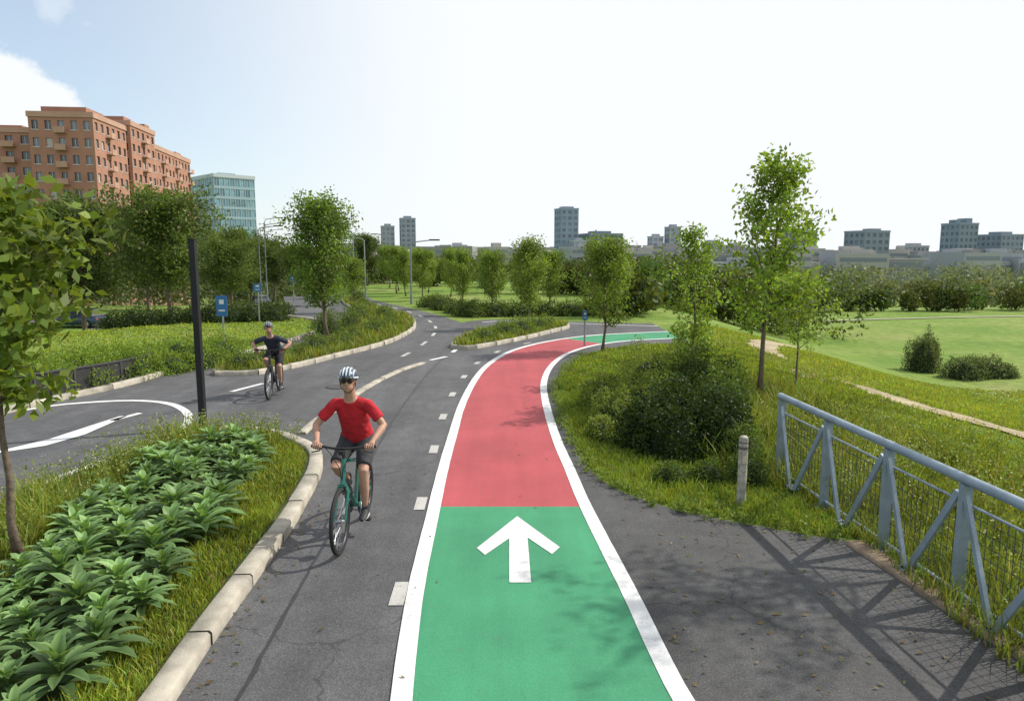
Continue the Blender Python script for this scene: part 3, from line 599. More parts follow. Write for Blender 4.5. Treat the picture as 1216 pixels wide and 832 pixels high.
# ---------------------------------------------------------------- fence
fx = lambda y: 3.60+(9.4-y)*0.07
fen = empty('steel_railing_fence'); mb = MB(); ysp = [9.35, 8.15, 6.95, 5.85, 4.75, 3.65, 2.55, 1.45]
mb.path([(fx(9.42), 9.42, 1.10), (fx(1.4), 1.4, 1.10)], .045, 14)
mb.ell((fx(9.42), 9.42, 1.10), (.045, .045, .045), 0, 12, 8)
mb.path([(fx(9.35), 9.35, .10), (fx(1.4), 1.4, .10)], .018, 8)
mb.path([(fx(9.35), 9.35, .90), (fx(1.4), 1.4, .90)], .012, 8)
for k, y in enumerate(ysp):
    x = fx(y); mb.box((x, y, .54), (.085, .065, 1.04)); mb.box((x, y, .012), (.2, .16, .016))
    for sx in (-.07, .07):
        for sy in (-.05, .05): mb.tube((x+sx, y+sy, .02), (x+sx, y+sy, .045), .012, n=6)
    mb.box((x, y, 1.045), (.075, .10, .02))
    for sgn in (-1, 1):
        yb = y+sgn*0.54
        if yb > 9.5: continue
        a = Vector((x-.03, y+sgn*.05, .98)); b = Vector((fx(yb)-.10, yb, .03)); d = (b-a); q = d.to_track_quat('Z', 'X').to_matrix()
        mb.box((a+b)/2, (.055, .035, d.length), rot=q); mb.box((b.x, b.y, .06), (.10, .08, .02))
mb.obj('posts_and_rails', [M_steel], fen)
mb = MB()
for i in range(int((9.3-1.4)/.075)):
    y = 9.3-i*.075; mb.tube((fx(y)+.035, y, .10), (fx(y)+.035, y, .90), .0036, n=4)
for j in range(1, 8): mb.path([(fx(9.3)+.035, 9.3, .1+j*.1), (fx(1.4)+.035, 1.4, .1+j*.1)], .0036, 4)
mb.obj('wire_mesh', [pmat('wire', (.07, .08, .08), .5, .5)], fen)

# wooden bollard
bo = empty('wooden_bollard', (2.74, 8.24, 0)); mb = MB()
mb.path([(0, 0, 0), (0, 0, .80), (0, 0, .845), (0, 0, .86)], [.055, .055, .050, .03], 12, 0); mb.path([(0, 0, .70), (0, 0, .735)], [.0565, .0565], 12, 1); mb.path([(0, 0, .775), (0, 0, .79)], [.0565, .0565], 12, 1)
mb.box((0, -.057, .58), (.05, .006, .09), 2)
mb.obj('post', [pmat('weathered_wood', (.34, .32, .27), .9, var=.45, scale=14, bump=.9), pmat('groove', (.12, .10, .08), .9), pmat('plate', (.5, .42, .3), .6)], bo)

# tall dark post
po = empty('metal_post', (-5.3, 12.0, .006)); mb = MB(); mb.box((0, 0, 1.6), (.10, .10, 3.2), 0); mb.box((0, 0, 3.21), (.115, .115, .02), 0); mb.box((0, 0, .01), (.22, .22, .02), 0)
for a in (-.08, .08):
    for b in (-.08, .08): mb.tube((a, b, .02), (a, b, .04), .012, n=6)
mb.obj('post', [M_dark], po, smooth=False)

# low slatted planter wall
wl = empty('planter_wall'); mb = MB(); wp = crom([(-13.5, 10.5), (-11.2, 12.6), (-9.75, 14.9), (-9.1, 16.4), (-8.95, 17.6)], .35)
for i in range(len(wp)-1):
    a, b = wp[i], wp[i+1]; d = b-a; L_ = np.linalg.norm(d); q = Matrix.Rotation(math.atan2(d[1], d[0]), 3, 'Z')
    mb.box(((a[0]+b[0])/2, (a[1]+b[1])/2, .25), (L_-.02, .06, .5), 0, q); mb.box((a[0], a[1], .25), (.05, .09, .50), 1, q)
    mb.box(((a[0]+b[0])/2, (a[1]+b[1])/2, .515), (L_+.0, .10, .03), 1, q)
mb.obj('slats', [pmat('dark_board', (.035, .034, .034), .8, var=.4, scale=9), pmat('dark_cap', (.05, .05, .05), .7)], wl, smooth=False)

# signs
M_blue = pmat('blue_sign', (.03, .14, .34), .4, var=.05); M_galv = pmat('galvanised', (.28, .30, .31), .5, .5); M_signw = pmat('sign_white', (.6, .6, .6), .5, var=.05)
def sign(name, x, y, h, w, hh, mat, rot=0, z=0.0):
    e = empty(name, (x, y, z), rot); mb = MB(); mb.path([(0, 0, 0), (0, 0, h)], .03, 8, 0)
    mb.box((0, -.04, h-hh/2), (w, .02, hh), 1); mb.box((0, -.052, h-hh*.3), (w*.45, .004, hh*.22), 2); mb.box((0, -.052, h-hh*.72), (w*.6, .004, hh*.08), 2)
    mb.obj('pole_and_panel', [M_galv, mat, M_signw], e)
sign('blue_road_sign', -8.75, 21.6, 1.72, .32, .62, M_blue)
sign('blue_road_sign', -10.8, 30.5, 1.7, .34, .34, M_blue); sign('blue_road_sign', -13.4, 44, 1.6, .4, .4, M_blue)
sign('blue_road_sign', 2.35, 23.0, 1.15, .16, .30, M_blue, z=0)
def lamp(x, y, h, rot=0.0):
    e = empty('street_lamp', (x, y, float(T(x, y))), rot); mb = MB(); mb.path([(0, 0, 0), (0, 0, .8), (0, 0, h*.97), (.15, 0, h), (1.2, 0, h+.12)], [.08, .055, .038, .033, .028], 8, 0)
    mb.box((1.4, 0, h+.13), (.6, .2, .08), 1); mb.obj('pole_and_head', [M_galv, M_dark], e)
for x, y, h, r in [(-17.5, 50, 5.4, 0), (-22.5, 66, 8.2, 0), (-27, 80, 8.5, .2), (-12.3, 56, 4.6, 3.1), (-17, 72, 6.5, 0), (-11.5, 68, 4.6, 3.1), (-9.6, 47, 3.9, 3.1), (-5.9, 42, 3.6, 0), (-19.8, 58, 6.6, 0)]: lamp(x, y, h, r)

# ---------------------------------------------------------------- buildings
def glassmat(name, col, rough=.12, var=.25, scale=.4):
    return pmat(name, col, rough, .0, var, scale, spec=.8)
def building(name, corner, yaw, w, d, zb, zt, fl_h, bay, mats, frac=(.5, .5), parapet=.8, balc=False, depth=.25, roofbits=(), seed=1):
    """near-right corner at corner; width runs to local -X, depth to local +Y"""
    rg = random.Random(seed); e = empty(name, (corner[0], corner[1], 0), yaw); wall = MB(); gl = MB(); tr = MB()
    H = zt-zb; nf = max(1, round(H/fl_h)); fh = H/nf
    sides = [((-w, 0), (1, 0), w), ((0, 0), (0, 1), d), ((0, d), (-1, 0), w), ((-w, d), (0, -1), d)]
    for si, ((ox, oy), (ux, uy), ln) in enumerate(sides):
        nb = max(1, round(ln/bay)); bw = ln/nb; n = (uy, -ux)
        P = lambda u, z, o=0: (ox+ux*u+n[0]*o, oy+uy*u+n[1]*o, z)
        for b in range(nb):
            stair = balc and (b % 4 == 2)
            for f in range(nf):
                u0, u1, z0, z1 = b*bw, (b+1)*bw, zb+f*fh, zb+(f+1)*fh; mu = bw*(1-frac[0])/2; mz = fh*(1-frac[1])/2
                a0, a1, c0, c1 = u0+mu, u1-mu, z0+mz, z1-mz
                O = [P(u0, z0), P(u1, z0), P(u1, z1), P(u0, z1)]; I = [P(a0, c0), P(a1, c0), P(a1, c1), P(a0, c1)]; D = [P(a0, c0, -depth), P(a1, c0, -depth), P(a1, c1, -depth), P(a0, c1, -depth)]
                wall.add(O+I+D, [(i, (i+1) % 4, 4+(i+1) % 4, 4+i) for i in range(4)]+[(4+i, 4+(i+1) % 4, 8+(i+1) % 4, 8+i) for i in range(4)], 0)
                gl.add(D, [(0, 1, 2, 3)], rg.choice([0, 0, 0, 1, 1, 2]))
                if frac[0] < .9 and (si < 2 or not balc):
                    um = (a0+a1)/2; q = [P(um-.05, c0, -depth+.05), P(um+.05, c0, -depth+.05), P(um+.05, c1, -depth+.05), P(um-.05, c1, -depth+.05)]; tr.add(q, [(0, 1, 2, 3)], 0)
                    q = [P(a0-.08, c0-.15, .08), P(a1+.08, c0-.15, .08), P(a1+.08, c0, .08), P(a0-.08, c0, .08)]
                    if balc: tr.add(q, [(0, 1, 2, 3)], 0)
                if stair and f > 0 and si < 2:
                    rotm = Matrix.Rotation(math.atan2(uy, ux), 3, 'Z'); cx, cy, _ = P((u0+u1)/2, 0, .55)
                    tr.box((cx, cy, z0+.15), (bw*.85, 1.1, .15), 1, rotm); cx, cy, _ = P((u0+u1)/2, 0, 1.05); tr.box((cx, cy, z0+.7), (bw*.85, .08, .95), 1, rotm)
    wall.add([(-w, 0, zt), (0, 0, zt), (0, d, zt), (-w, d, zt)], [(0, 1, 2, 3)], 0)
    t = .3
    for (cx, cy, sx, sy) in [(-w/2, -.05, w+.4, t), (-w/2, d+.05, w+.4, t), (.05, d/2, t, d-.25), (-w-.05, d/2, t, d-.25)]: tr.box((cx, cy, zt+parapet/2-.15), (sx, sy, parapet), 1)
    for (bx, by, bw_, bd, bh) in roofbits: tr.box((-w*bx, d*by, zt+bh/2+.01), (w*bw_, d*bd, bh), 2)
    wall.obj('walls', [mats[0]], e, False); gl.obj('windows', [mats[1], mats[2], mats[3]], e, False); tr.obj('trim_and_roof', [mats[4], mats[5], mats[0]], e, False)
    return e
brick = pmat('brick', (.35, .18, .125), .85, var=.14, scale=.25); brick_t = pmat('brick_trim', (.42, .26, .19), .8, var=.1, scale=.3)
g1 = glassmat('window_dark', (.05, .06, .07)); g2 = glassmat('window_mid', (.14, .17, .20)); g3 = pmat('window_blind', (.42, .42, .40), .5); fr = pmat('window_frame', (.5, .48, .45), .6)
yw = math.radians(6.5)
B = [brick, g1, g2, g3, fr, brick_t]
building('brick_apartment_building', (-79.3, 140), yw, 11.5, 15, -16, 28.4, 3.1, 2.4, B, (.5, .52), 1.0, True, roofbits=[(.5, .35, .7, .5, 2.0)], seed=3)
building('brick_apartment_building', (-80.2, 155.2), yw, 13, 13.5, -16, 29.6, 3.1, 2.6, B, (.5, .52), 1.0, True, roofbits=[(.4, .3, .5, .3, 2.0), (.12, .75, .2, .2, 1.6)], seed=8)
building('brick_apartment_building', (-91.2, 145), yw, 26, 20, -16, 26.4, 3.1, 3.0, B, (.5, .52), 1.0, True, roofbits=[(.4, .4, .25, .3, 2.0)], seed=4)
building('brick_apartment_building', (-84.9, 174), math.radians(8.5), 12, 30, -16, 27.6, 3.1, 2.8, B, (.46, .52), 1.1, True, roofbits=[(.5, .3, .4, .2, 1.5), (.15, .7, .25, .15, 1.5)], seed=5)
gg = [glassmat('curtain_glass', (.10, .22, .27), .08), glassmat('curtain_glass_b', (.15, .31, .36), .1), glassmat('curtain_glass_c', (.06, .15, .19), .1)]
GB = [pmat('mullion', (.30, .42, .46), .4, .3), gg[0], gg[1], gg[2], fr, pmat('roof_edge', (.45, .50, .52), .5)]
building('glass_office_building', (-101.8, 250), math.radians(-45), 22, 14.5, -16, 28.8, 3.4, 1.9, GB, (.86, .74), 1.2, False, .12, [(.5, .5, .5, .4, 2.0)], 6)
def tower(px, v, D, wpx, seed, col=(.22, .25, .28), frac=(.55, .5), rb=((.5, .5, .5, .5, 2.5),), yaw=.25, fl=4.0, bay=4.0, nm='apartment_tower'):
    col = tuple(c*1.15 for c in col); w = wpx/850*D; X = (px-608)/850*D; zt = 3+(300-v)/850*D; w1 = w*.78  # lightened so the base colour itself carries the distance haze
    mt = [pmat('tower_wall', col, .8, var=.08, scale=.1), pmat('tower_glass', tuple(c*.55 for c in col), .3), pmat('tower_glass_b', tuple(c*.7 for c in col), .3), pmat('tower_glass_c', tuple(c*.85 for c in col), .4), pmat('tower_frame', col), pmat('tower_trim', tuple(c*1.1 for c in col))]
    building(nm, (X+w*.28, D), yaw, w1, w*.8, -20, zt, fl, bay, mt, frac, 1.0, False, .3, rb, seed)
tower(465, 270, 600, 19, 11, (.26, .29, .32)); tower(489, 261, 600, 22, 12, (.24, .28, .32))
tower(678, 250, 500, 28, 13, (.21, .27, .33), yaw=.3, rb=((.5, .5, .6, .6, 2),)); tower(691, 287, 480, 22, 14, (.30, .34, .36)); tower(723, 279, 500, 54, 15, (.17, .21, .24), bay=3.5, nm='office_block')
tower(781, 282, 560, 18, 16, (.32, .35, .37)); tower(801, 271, 560, 18, 17, (.27, .30, .33)); tower(850, 289, 560, 24, 27, (.33, .35, .36)); tower(548, 292, 600, 26, 28, (.33, .36, .38)); tower(875, 292, 600, 22, 29, (.33, .35, .36))
tower(956, 276, 450, 36, 18, (.20, .24, .27)); tower(1039, 276, 420, 44, 19, (.19, .235, .26), rb=((.4, .4, .4, .4, 2.0),)); tower(1145, 267, 480, 34, 20, (.18, .235, .26), rb=((.25, .5, .3, .5, 4.0), (.8, .5, .2, .4, 3))); tower(1197, 280, 480, 42, 21, (.20, .245, .27)); tower(1090, 293, 520, 30, 30, (.33, .35, .35))
# low-rise city mass
mb = MB(); R = np.random.default_rng(77)
for i in range(300):
    right = R.random() < .55
    D = R.uniform(360, 1100) if not right else R.uniform(300, 700); px = R.uniform(300, 900) if not right else R.uniform(840, 1350); X = (px-608)/850*D; v = R.uniform(292, 300) if not right else R.uniform(295, 312); zt = 3+(300-v)/850*D; w = R.uniform(8, 30); dd = R.uniform(8, 20)
    q = Matrix.Rotation(R.uniform(-.4, .4), 3, 'Z'); m_ = int(R.integers(0, 3)); mb.box((X, D, (zt-22)/2), (w, dd, zt+22), m_, q)
    if R.random() < .5: mb.box((X, D, zt+1.01), (w*.4, dd*.4, 2.0), m_, q)
    nfl = int((zt+18)/4)
    for f in range(max(0, nfl-4), nfl):
        c = q @ Vector((0, -dd/2-.05, 0)); mb.box((X+c.x, D+c.y, zt-2.4-(nfl-1-f)*4), (w*.9, .1, 1.6), 3, q)
mb.obj('distant_buildings', [pmat('far_wall_a', (.34, .36, .37), .8), pmat('far_wall_b', (.28, .28, .27), .8), pmat('far_wall_c', (.40, .39, .36), .8), pmat('far_windows', (.2, .23, .26), .5)], None, False)  # distance haze is mixed into these pale base colours

# ---------------------------------------------------------------- car
def car(name, x, y, rot, col, scale=1.0):
    e = empty(name, (x, y, float(T(x, y))+.05), rot, scale); body = MB()
    st = [(-2.1, .62, .35, .62), (-2.05, .78, .28, .78), (-1.5, .86, .22, .90), (-.6, .88, .2, .93), (.6, .88, .2, .92), (1.3, .86, .22, .84), (1.9, .80, .26, .72), (2.12, .62, .34, .58)]
    vs = []; fs = []
    for (X, w, z0, z1) in st:
        vs += [(X, -w*.9, z0), (X, -w, z0+.15), (X, -w, z1-.14), (X, -w*.88, z1), (X, w*.88, z1), (X, w, z1-.14), (X, w, z0+.15), (X, w*.9, z0)]
    for i in range(len(st)-1):
        for j in range(8): fs.append((i*8+j, i*8+(j+1) % 8, (i+1)*8+(j+1) % 8, (i+1)*8+j))
    fs += [tuple(range(8)), tuple(len(st)*8-8+j for j in range(7, -1, -1))]; body.add(vs, fs, 0)
    cs = [(-1.75, .72, .86, .88), (-1.1, .60, .90, 1.38), (-.2, .62, .90, 1.44), (.45, .60, .90, 1.38), (1.2, .74, .86, .88)]; vs = []; fs = []
    for (X, w, z0, z1) in cs: vs += [(X, -.78, z0), (X, -w, z1), (X, w, z1), (X, .78, z0)]
    for i in range(4):
        for j in range(3): fs.append((i*4+j, i*4+j+1, (i+1)*4+j+1, (i+1)*4+j))
    body.add(vs, fs, 1); body.box((-.32, 0, 1.43), (1.4, 1.16, .04), 0)
    for s_ in (-1, 1): body.box((-.25, s_*.70, 1.14), (.07, .16, .5), 0)
    for s_ in (-1, 1):
        body.ell((2.02, s_*.58, .58), (.1, .16, .08), 2, 10, 6); body.ell((-2.04, s_*.6, .66), (.06, .15, .07), 3, 10, 6)
        for X in (-1.3, 1.35):
            body.path([(X, s_*.68, .32), (X, s_*.89, .32)], .32, 20, 4); body.path([(X, s_*.89, .32), (X, s_*.9, .32)], .2, 14, 5)
    body.obj('body', [pmat('car_paint', col, .25, .3, var=.05, coat=.8), g1, pmat('headlight', (.7, .7, .7), .2), pmat('taillight', (.4, .02, .02), .3), pmat('tyre', (.02, .02, .02), .8), pmat('alloy', (.4, .4, .42), .3, .8)], e)
car('parked_car', -34.5, 57.0, math.radians(170), (.03, .05, .12)); car('parked_car', -52, 63.0, math.radians(175), (.25, .26, .27)); car('parked_car', -23.5, 67.0, math.radians(115), (.03, .03, .035))

# ---------------------------------------------------------------- bicycle and rider
M_tyre = pmat('tyre_rubber', (.018, .018, .018), .8); M_rim = pmat('rim', (.06, .06, .065), .4, .5); M_alu = pmat('aluminium', (.45, .46, .47), .3, .9); M_blk = pmat('black_plastic', (.02, .02, .022), .5)
def bicycle(name, loc, rot, fcol, scale=1.0, crank=-0.75):
    e = empty(name, loc, rot, scale); Rw = .335; ra = Vector((0, -.50, Rw)); fa = Vector((0, .56, Rw)); bb = Vector((0, -.06, .29)); stp = Vector((0, -.22, .80)); sad = Vector((0, -.255, .93)); ht = Vector((0, .36, .90)); hb = Vector((0, .415, .70))
    paint = pmat(name+'_paint', fcol, .3, .2, var=.05, coat=.5)
    def wheel(nm, c):
        mb = MB(); mb.ring((0, 0, 0), (1, 0, 0), Rw-.022, .022, 56, 8, 0); mb.ring((0, 0, 0), (1, 0, 0), Rw-.050, .012, 56, 6, 1)
        mb.path([(-.05, 0, 0), (-.03, 0, 0), (.03, 0, 0), (.05, 0, 0)], [.012, .024, .024, .012], 12, 2)
        for i in range(28):
            a = 2*math.pi*i/28; s_ = .028 if i % 2 else -.028; a2 = a+(.5 if (i//2) % 2 else -.5)
            mb.tube((s_, .022*math.cos(a2), .022*math.sin(a2)), (0, (Rw-.05)*math.cos(a), (Rw-.05)*math.sin(a)), .0016, n=4, mat=2)
        mb.path([(-.033, 0, 0), (-.035, 0, 0)], .075, 24, 2); o = mb.obj(nm, [M_tyre, M_rim, M_alu], e); o.location = c; return o
    wheel('rear_wheel', ra); wheel('front_wheel', fa)
    mb = MB(); mb.tube(bb, stp, .021, .019, 12); mb.tube(stp, sad, .0135, n=10, mat=1); mb.tube(bb, hb, .027, .025, 12); mb.tube(stp+Vector((0, .01, -.05)), ht, .019, .020, 12); mb.tube(hb-Vector((0, -.01, .03)), ht+Vector((0, -.01, .02)), .026, n=12)
    for s_ in (-1, 1):
        mb.path([bb+Vector((s_*.03, -.02, 0)), (s_*.06, -.3, .32), ra+Vector((s_*.062, 0, 0))], [.012, .011, .009], 8); mb.path([stp+Vector((s_*.02, 0, -.05)), ra+Vector((s_*.062, 0, 0))], [.009, .008], 8)
        mb.path([hb+Vector((s_*.03, .01, -.05)), hb+Vector((s_*.055, .02, -.10)), fa+Vector((s_*.055, 0, 0))], [.018, .017, .012], 8)
    mb.path([hb+Vector((-.045, .01, -.045)), hb+Vector((.045, .01, -.045))], .02, 10); mb.path([(-.04, -.06, .29), (.04, -.06, .29)], .026, 14)
    mb.path([(0, .17, .50), (0, .28, .66)], [.036, .036], 12, 2)
    mb.obj('frame', [paint, M_alu, M_blk], e)
    mb = MB()
    mb.path([(0, -.40, .945), (0, -.36, .955), (0, -.28, .955), (0, -.18, .95), (0, -.10, .94)], [(.05, .02), (.075, .028), (.06, .026), (.028, .02), (.015, .012)], 14, 0, ref=(1, 0, 0)); mb.obj('saddle', [M_blk], e)
    mb = MB(); mb.path([ht+Vector((0, -.012, .02)), (0, .345, .99), (0, .39, 1.03)], [.018, .018, .016], 10, 0)
    bar = [(-.33, .335, 1.045), (-.2, .36, 1.045), (-.08, .39, 1.035), (.08, .39, 1.035), (.2, .36, 1.045), (.33, .335, 1.045)]; mb.path(bar, .0135, 10, 0)
    for s_ in (-1, 1):
        mb.path([(s_*.33, .335, 1.045), (s_*.22, .357, 1.045)], .017, 12, 1); mb.path([(s_*.21, .36, 1.04), (s_*.23, .42, 1.02), (s_*.31, .41, 1.0)], [.009, .008, .006], 6, 1)
        mb.path([(s_*.19, .36, 1.04), (s_*.1, .46, 1.0), (s_*.02, .45, .85), (0, .44, .72)], .004, 5, 1)
    mb.box((0, .425, 1.0), (.05, .04, .04), 1); mb.obj('handlebar', [M_blk, M_tyre], e)
    cr = .17; mb = MB(); ca, sa = math.cos(crank), math.sin(crank); peds = {}
    mb.path([(.05, -.06, .29), (.056, -.06, .29)], .085, 32, 0); mb.ring((.053, -.06, .29), (1, 0, 0), .085, .006, 32, 5, 0)
    for s_, sg in ((1, -1), (-1, 1)):
        py, pz = -.06+sg*cr*ca, .29+sg*cr*sa; mb.path([(s_*.06, -.06, .29), (s_*.085, py, pz)], [.016, .011], 8, 1); mb.box((s_*.14, py, pz), (.10, .075, .022), 0); peds[s_] = (py, pz)
    mb.path([(.053, -.06, .375), (.053, -.50, Rw+.035)], .004, 5, 0); mb.path([(.053, -.06, .205), (.053, -.50, Rw-.035)], .004, 5, 0); mb.path([(.05, -.5, Rw), (.056, -.5, Rw)], .04, 20, 1)
    mb.obj('cranks_and_chain', [M_blk, M_alu], e)
    return peds
def ik(a, b, l1, l2, pole):
    a, b = Vector(a), Vector(b); d = b-a; L_ = min(d.length, (l1+l2)*.999); u = d.normalized(); x = (l1*l1-l2*l2+L_*L_)/(2*L_); h = math.sqrt(max(0, l1*l1-x*x)); p = Vector(pole); p = (p-u*p.dot(u)).normalized(); return a+u*x+p*h
def remesh(o, vox=.009, it=6, disp=0.0):
    m = o.modifiers.new('r', 'REMESH'); m.mode = 'VOXEL'; m.voxel_size = vox; m.use_smooth_shade = True
    s = o.modifiers.new('s', 'SMOOTH'); s.iterations = it; s.factor = .5
    if disp:
        tx = bpy.data.textures.new('folds', 'CLOUDS'); tx.noise_scale = .09; tx.noise_depth = 2
        d = o.modifiers.new('d', 'DISPLACE'); d.texture = tx; d.strength = disp; d.mid_level = .5
def rider(name, loc, rot, peds, shirt, shorts, helm, rib, skin=(.42, .235, .165), lean=0.0, scale=1.0, hair=(.03, .02, .015), glasses=True, turn=0.0):
    e = empty(name, loc, rot, scale); Ms = pmat(name+'_skin', skin, .55, var=.08, scale=14); V3 = Vector
    hipc = V3((0, -.245, 1.0)); sh = V3((0, .0+lean*.9, 1.45-lean*.35)); neck = sh+V3((0, .045+lean*.1, .085)); hd = neck+V3((0, .045+lean*.15, .135))
    ax = (sh-hipc)
    P = lambda f, dy=0: hipc+ax*f+V3((0, dy, 0))
    S = {}
    for s_ in (1, -1):
        shd = sh+V3((s_*.175, 0, -.035)); wr = V3((s_*.285, .305, 1.085)); el = ik(shd, wr, .29, .265, (s_*1.0, -.35, -.55))
        hp = hipc+V3((s_*.09, .0, -.03)); py, pz = peds[s_]; an = V3((s_*.125, py-.05, pz+.115)); kn = ik(hp, an, .43, .43, (s_*.12, 1, .25)); S[s_] = (shd, el, wr, hp, kn, an, py, pz)
    mb = MB()
    mb.path([P(-.1), P(.1), P(.35), P(.62, -.01), P(.85), P(1.0), neck+V3((0, 0, -.05))], [(.14, .10), (.155, .11), (.14, .10), (.16, .11), (.165, .095), (.11, .07), (.06, .06)], 20, ref=(1, 0, 0))
    mb.path([sh+V3((0, 0, -.02)), neck, hd+V3((0, -.015, -.03))], [.07, .058, .06], 14)
    for s_ in (1, -1):
        shd, el, wr, hp, kn, an, py, pz = S[s_]
        mb.path([sh+V3((s_*.08, 0, -.02)), shd, shd.lerp(el, .3), shd.lerp(el, .7), el, el.lerp(wr, .25), el.lerp(wr, .65), wr], [.05, .055, .050, .043, .039, .042, .034, .026], 14)
        mb.path([wr, wr+V3((s_*.0, .035, -.01)), V3((s_*.283, .352, 1.066))], [(.028, .02), (.040, .02), (.036, .014)], 12, ref=(1, 0, 0))
        mb.path([hp, hp.lerp(kn, .3), hp.lerp(kn, .7), kn, kn.lerp(an, .25), kn.lerp(an, .5), kn.lerp(an, .8), an], [.088, .082, .064, .055, .054, .052, .036, .034], 16)
    hr = Matrix.Rotation(turn, 3, 'Z')
    Hh = lambda x, y, z: hd+hr @ V3((x, y, z))
    mb.ell(Hh(0, -.005, .02), (.075, .095, .098), 0, 22, 16); mb.ell(Hh(0, .022, -.045), (.056, .066, .066), 0, 18, 12); mb.ell(Hh(0, .058, -.088), (.024, .02, .018), 0, 10, 8)
    mb.path([Hh(0, .090, .012), Hh(0, .106, -.018), Hh(0, .092, -.03)], [.009, .014, .010], 8)
    for s_ in (1, -1): mb.ell(Hh(s_*.077, -.005, -.008), (.012, .02, .032), 0, 10, 8)
    o = mb.obj('body', [Ms], e); remesh(o, .008, 4)
    f = MB()
    for s_ in (1, -1):
        f.ell(Hh(s_*.030, .078, .014), (.014, .012, .008), 0, 10, 8); f.ell(Hh(s_*.030, .088, .014), (.006, .004, .006), 1, 8, 6); f.path([Hh(s_*.014, .092, .033), Hh(s_*.032, .092, .038), Hh(s_*.050, .08, .032)], [.003, .004, .002], 6, 1)
        f.ell(Hh(s_*.055, -.03, .0), (.024, .06, .045), 1, 12, 8)
    f.path([Hh(-.022, .078, -.052), Hh(0, .088, -.056), Hh(.022, .078, -.052)], [.003, .0065, .003], 8, 2); f.path([Hh(-.022, .079, -.0525), Hh(0, .0905, -.053), Hh(.022, .079, -.0525)], [.0015, .0022, .0015], 6, 1)
    f.ell(Hh(0, -.055, -.01), (.066, .045, .06), 1, 14, 10)
    if glasses:
        for s_ in (1, -1): f.ell(Hh(s_*.033, .089, .012), (.029, .012, .019), 3, 14, 8); f.path([Hh(s_*.06, .085, .016), Hh(s_*.079, .02, .018)], .0035, 6, 3)
        f.path([Hh(-.012, .098, .016), Hh(.012, .098, .016)], .004, 6, 3)
    f.obj('face_details', [pmat('eye_white', (.7, .7, .7), .3), pmat(name+'_hair', hair, .6), pmat('lips', (.35, .13, .11), .5), pmat('sunglass', (.01, .01, .012), .1)], e)
    h = MB(); hc = Hh(0, -.012, .045); tilt = hr @ Matrix.Rotation(math.radians(8), 3, 'X')
    h.ell(hc, (.095, .128, .096), 0, 28, 16, tilt, zmin=-.12)
    for xo in (-.066, -.034, 0, .034, .066):
        pts = []
        for k in range(9):
            a = math.radians(8+k*164/8); w_ = math.sqrt(max(.05, 1-(xo/.092)**2)); pts.append(hc+tilt @ V3((xo, .131*w_*math.cos(a), .101*w_*math.sin(a))))
        h.path(pts, [.006]+[(.0095, .007)]*7+[.006], 8, 1, ref=(1, 0, 0))
    pts = [hc+tilt @ V3((.0965*math.cos(a), .130*math.sin(a), -.006)) for a in np.linspace(0, 2*math.pi, 28, endpoint=False)]; h.path(pts, .009, 8, 1, closed=True)
    for s_ in (1, -1): h.path([hc+tilt @ V3((s_*.09, .03, -.01)), Hh(s_*.075, .02, -.05), Hh(s_*.03, .035, -.105), Hh(0, .045, -.112)], .004, 5, 2)
    h.path([hc+tilt @ V3((-.07, .10, -.008)), hc+tilt @ V3((0, .155, -.016)), hc+tilt @ V3((.07, .10, -.008))], [(.004, .01), (.004, .02), (.004, .01)], 8, 2)
    h.obj('helmet', [pmat(name+'_helmet', helm, .35, coat=.4, var=.05), pmat(name+'_helmet_rib', rib, .35, var=.05), M_blk], e)
    t = MB(); t.path([P(-.10, -.01), P(.02, -.005), P(.15), P(.38, .005), P(.62), P(.82), P(.95), P(1.06, .01)], [(.170, .135), (.172, .138), (.168, .138), (.160, .132), (.172, .134), (.175, .118), (.130, .09), (.076, .076)], 28, ref=(1, 0, 0))
    for s_ in (1, -1):
        shd, el, wr = S[s_][:3]; t.path([sh+V3((s_*.06, 0, -.03)), shd+V3((s_*.0, 0, -.005)), shd.lerp(el, .3), shd.lerp(el, .72)], [.064, .066, .061, .060], 18)
    o = t.obj('t_shirt', [pmat(name+'_shirt', shirt, .85, var=.1, scale=6, bump=.3, bscale=120)], e); remesh(o, .008, 5, .028)
    s2 = MB(); s2.path([P(-.24, .0), P(-.1), P(.05), P(.15)], [(.12, .10), (.168, .13), (.166, .128), (.15, .115)], 22, ref=(1, 0, 0))
    for s_ in (1, -1):
        hp, kn = S[s_][3:5]; s2.path([hp+V3((0, -.02, .03)), hp.lerp(kn, .25), hp.lerp(kn, .6), hp.lerp(kn, .86)], [.105, .102, .088, .082], 18)
    o = s2.obj('shorts', [pmat(name+'_shorts', shorts, .85, var=.15, scale=8)], e); remesh(o, .009, 5, .02)
    sh_ = MB()
    for s_ in (1, -1):
        an, py, pz = S[s_][5:]; x = an.x
        sh_.path([an+V3((0, 0, .06)), an+V3((0, -.005, 0)), (x, py-.06, pz+.075)], [.040, .042, .042], 12, 1)
        sh_.path([(x, py-.125, pz+.052), (x, py-.10, pz+.062), (x, py-.03, pz+.062), (x, py+.05, pz+.047), (x, py+.11, pz+.036), (x, py+.135, pz+.032)], [(.022, .026), (.036, .046), (.038, .048), (.044, .034), (.038, .026), (.016, .014)], 14, 0, ref=(1, 0, 0))
        sh_.path([(x, py-.12, pz+.020), (x, py, pz+.020), (x, py+.125, pz+.022)], [(.032, .010), (.042, .010), (.03, .008)], 10, 2, ref=(1, 0, 0))
    sh_.obj('shoes_and_socks', [pmat('shoe', (.03, .03, .035), .6), pmat('sock', (.05, .05, .055), .8), pmat('sole', (.4, .4, .4), .7)], e)
    hn = MB()
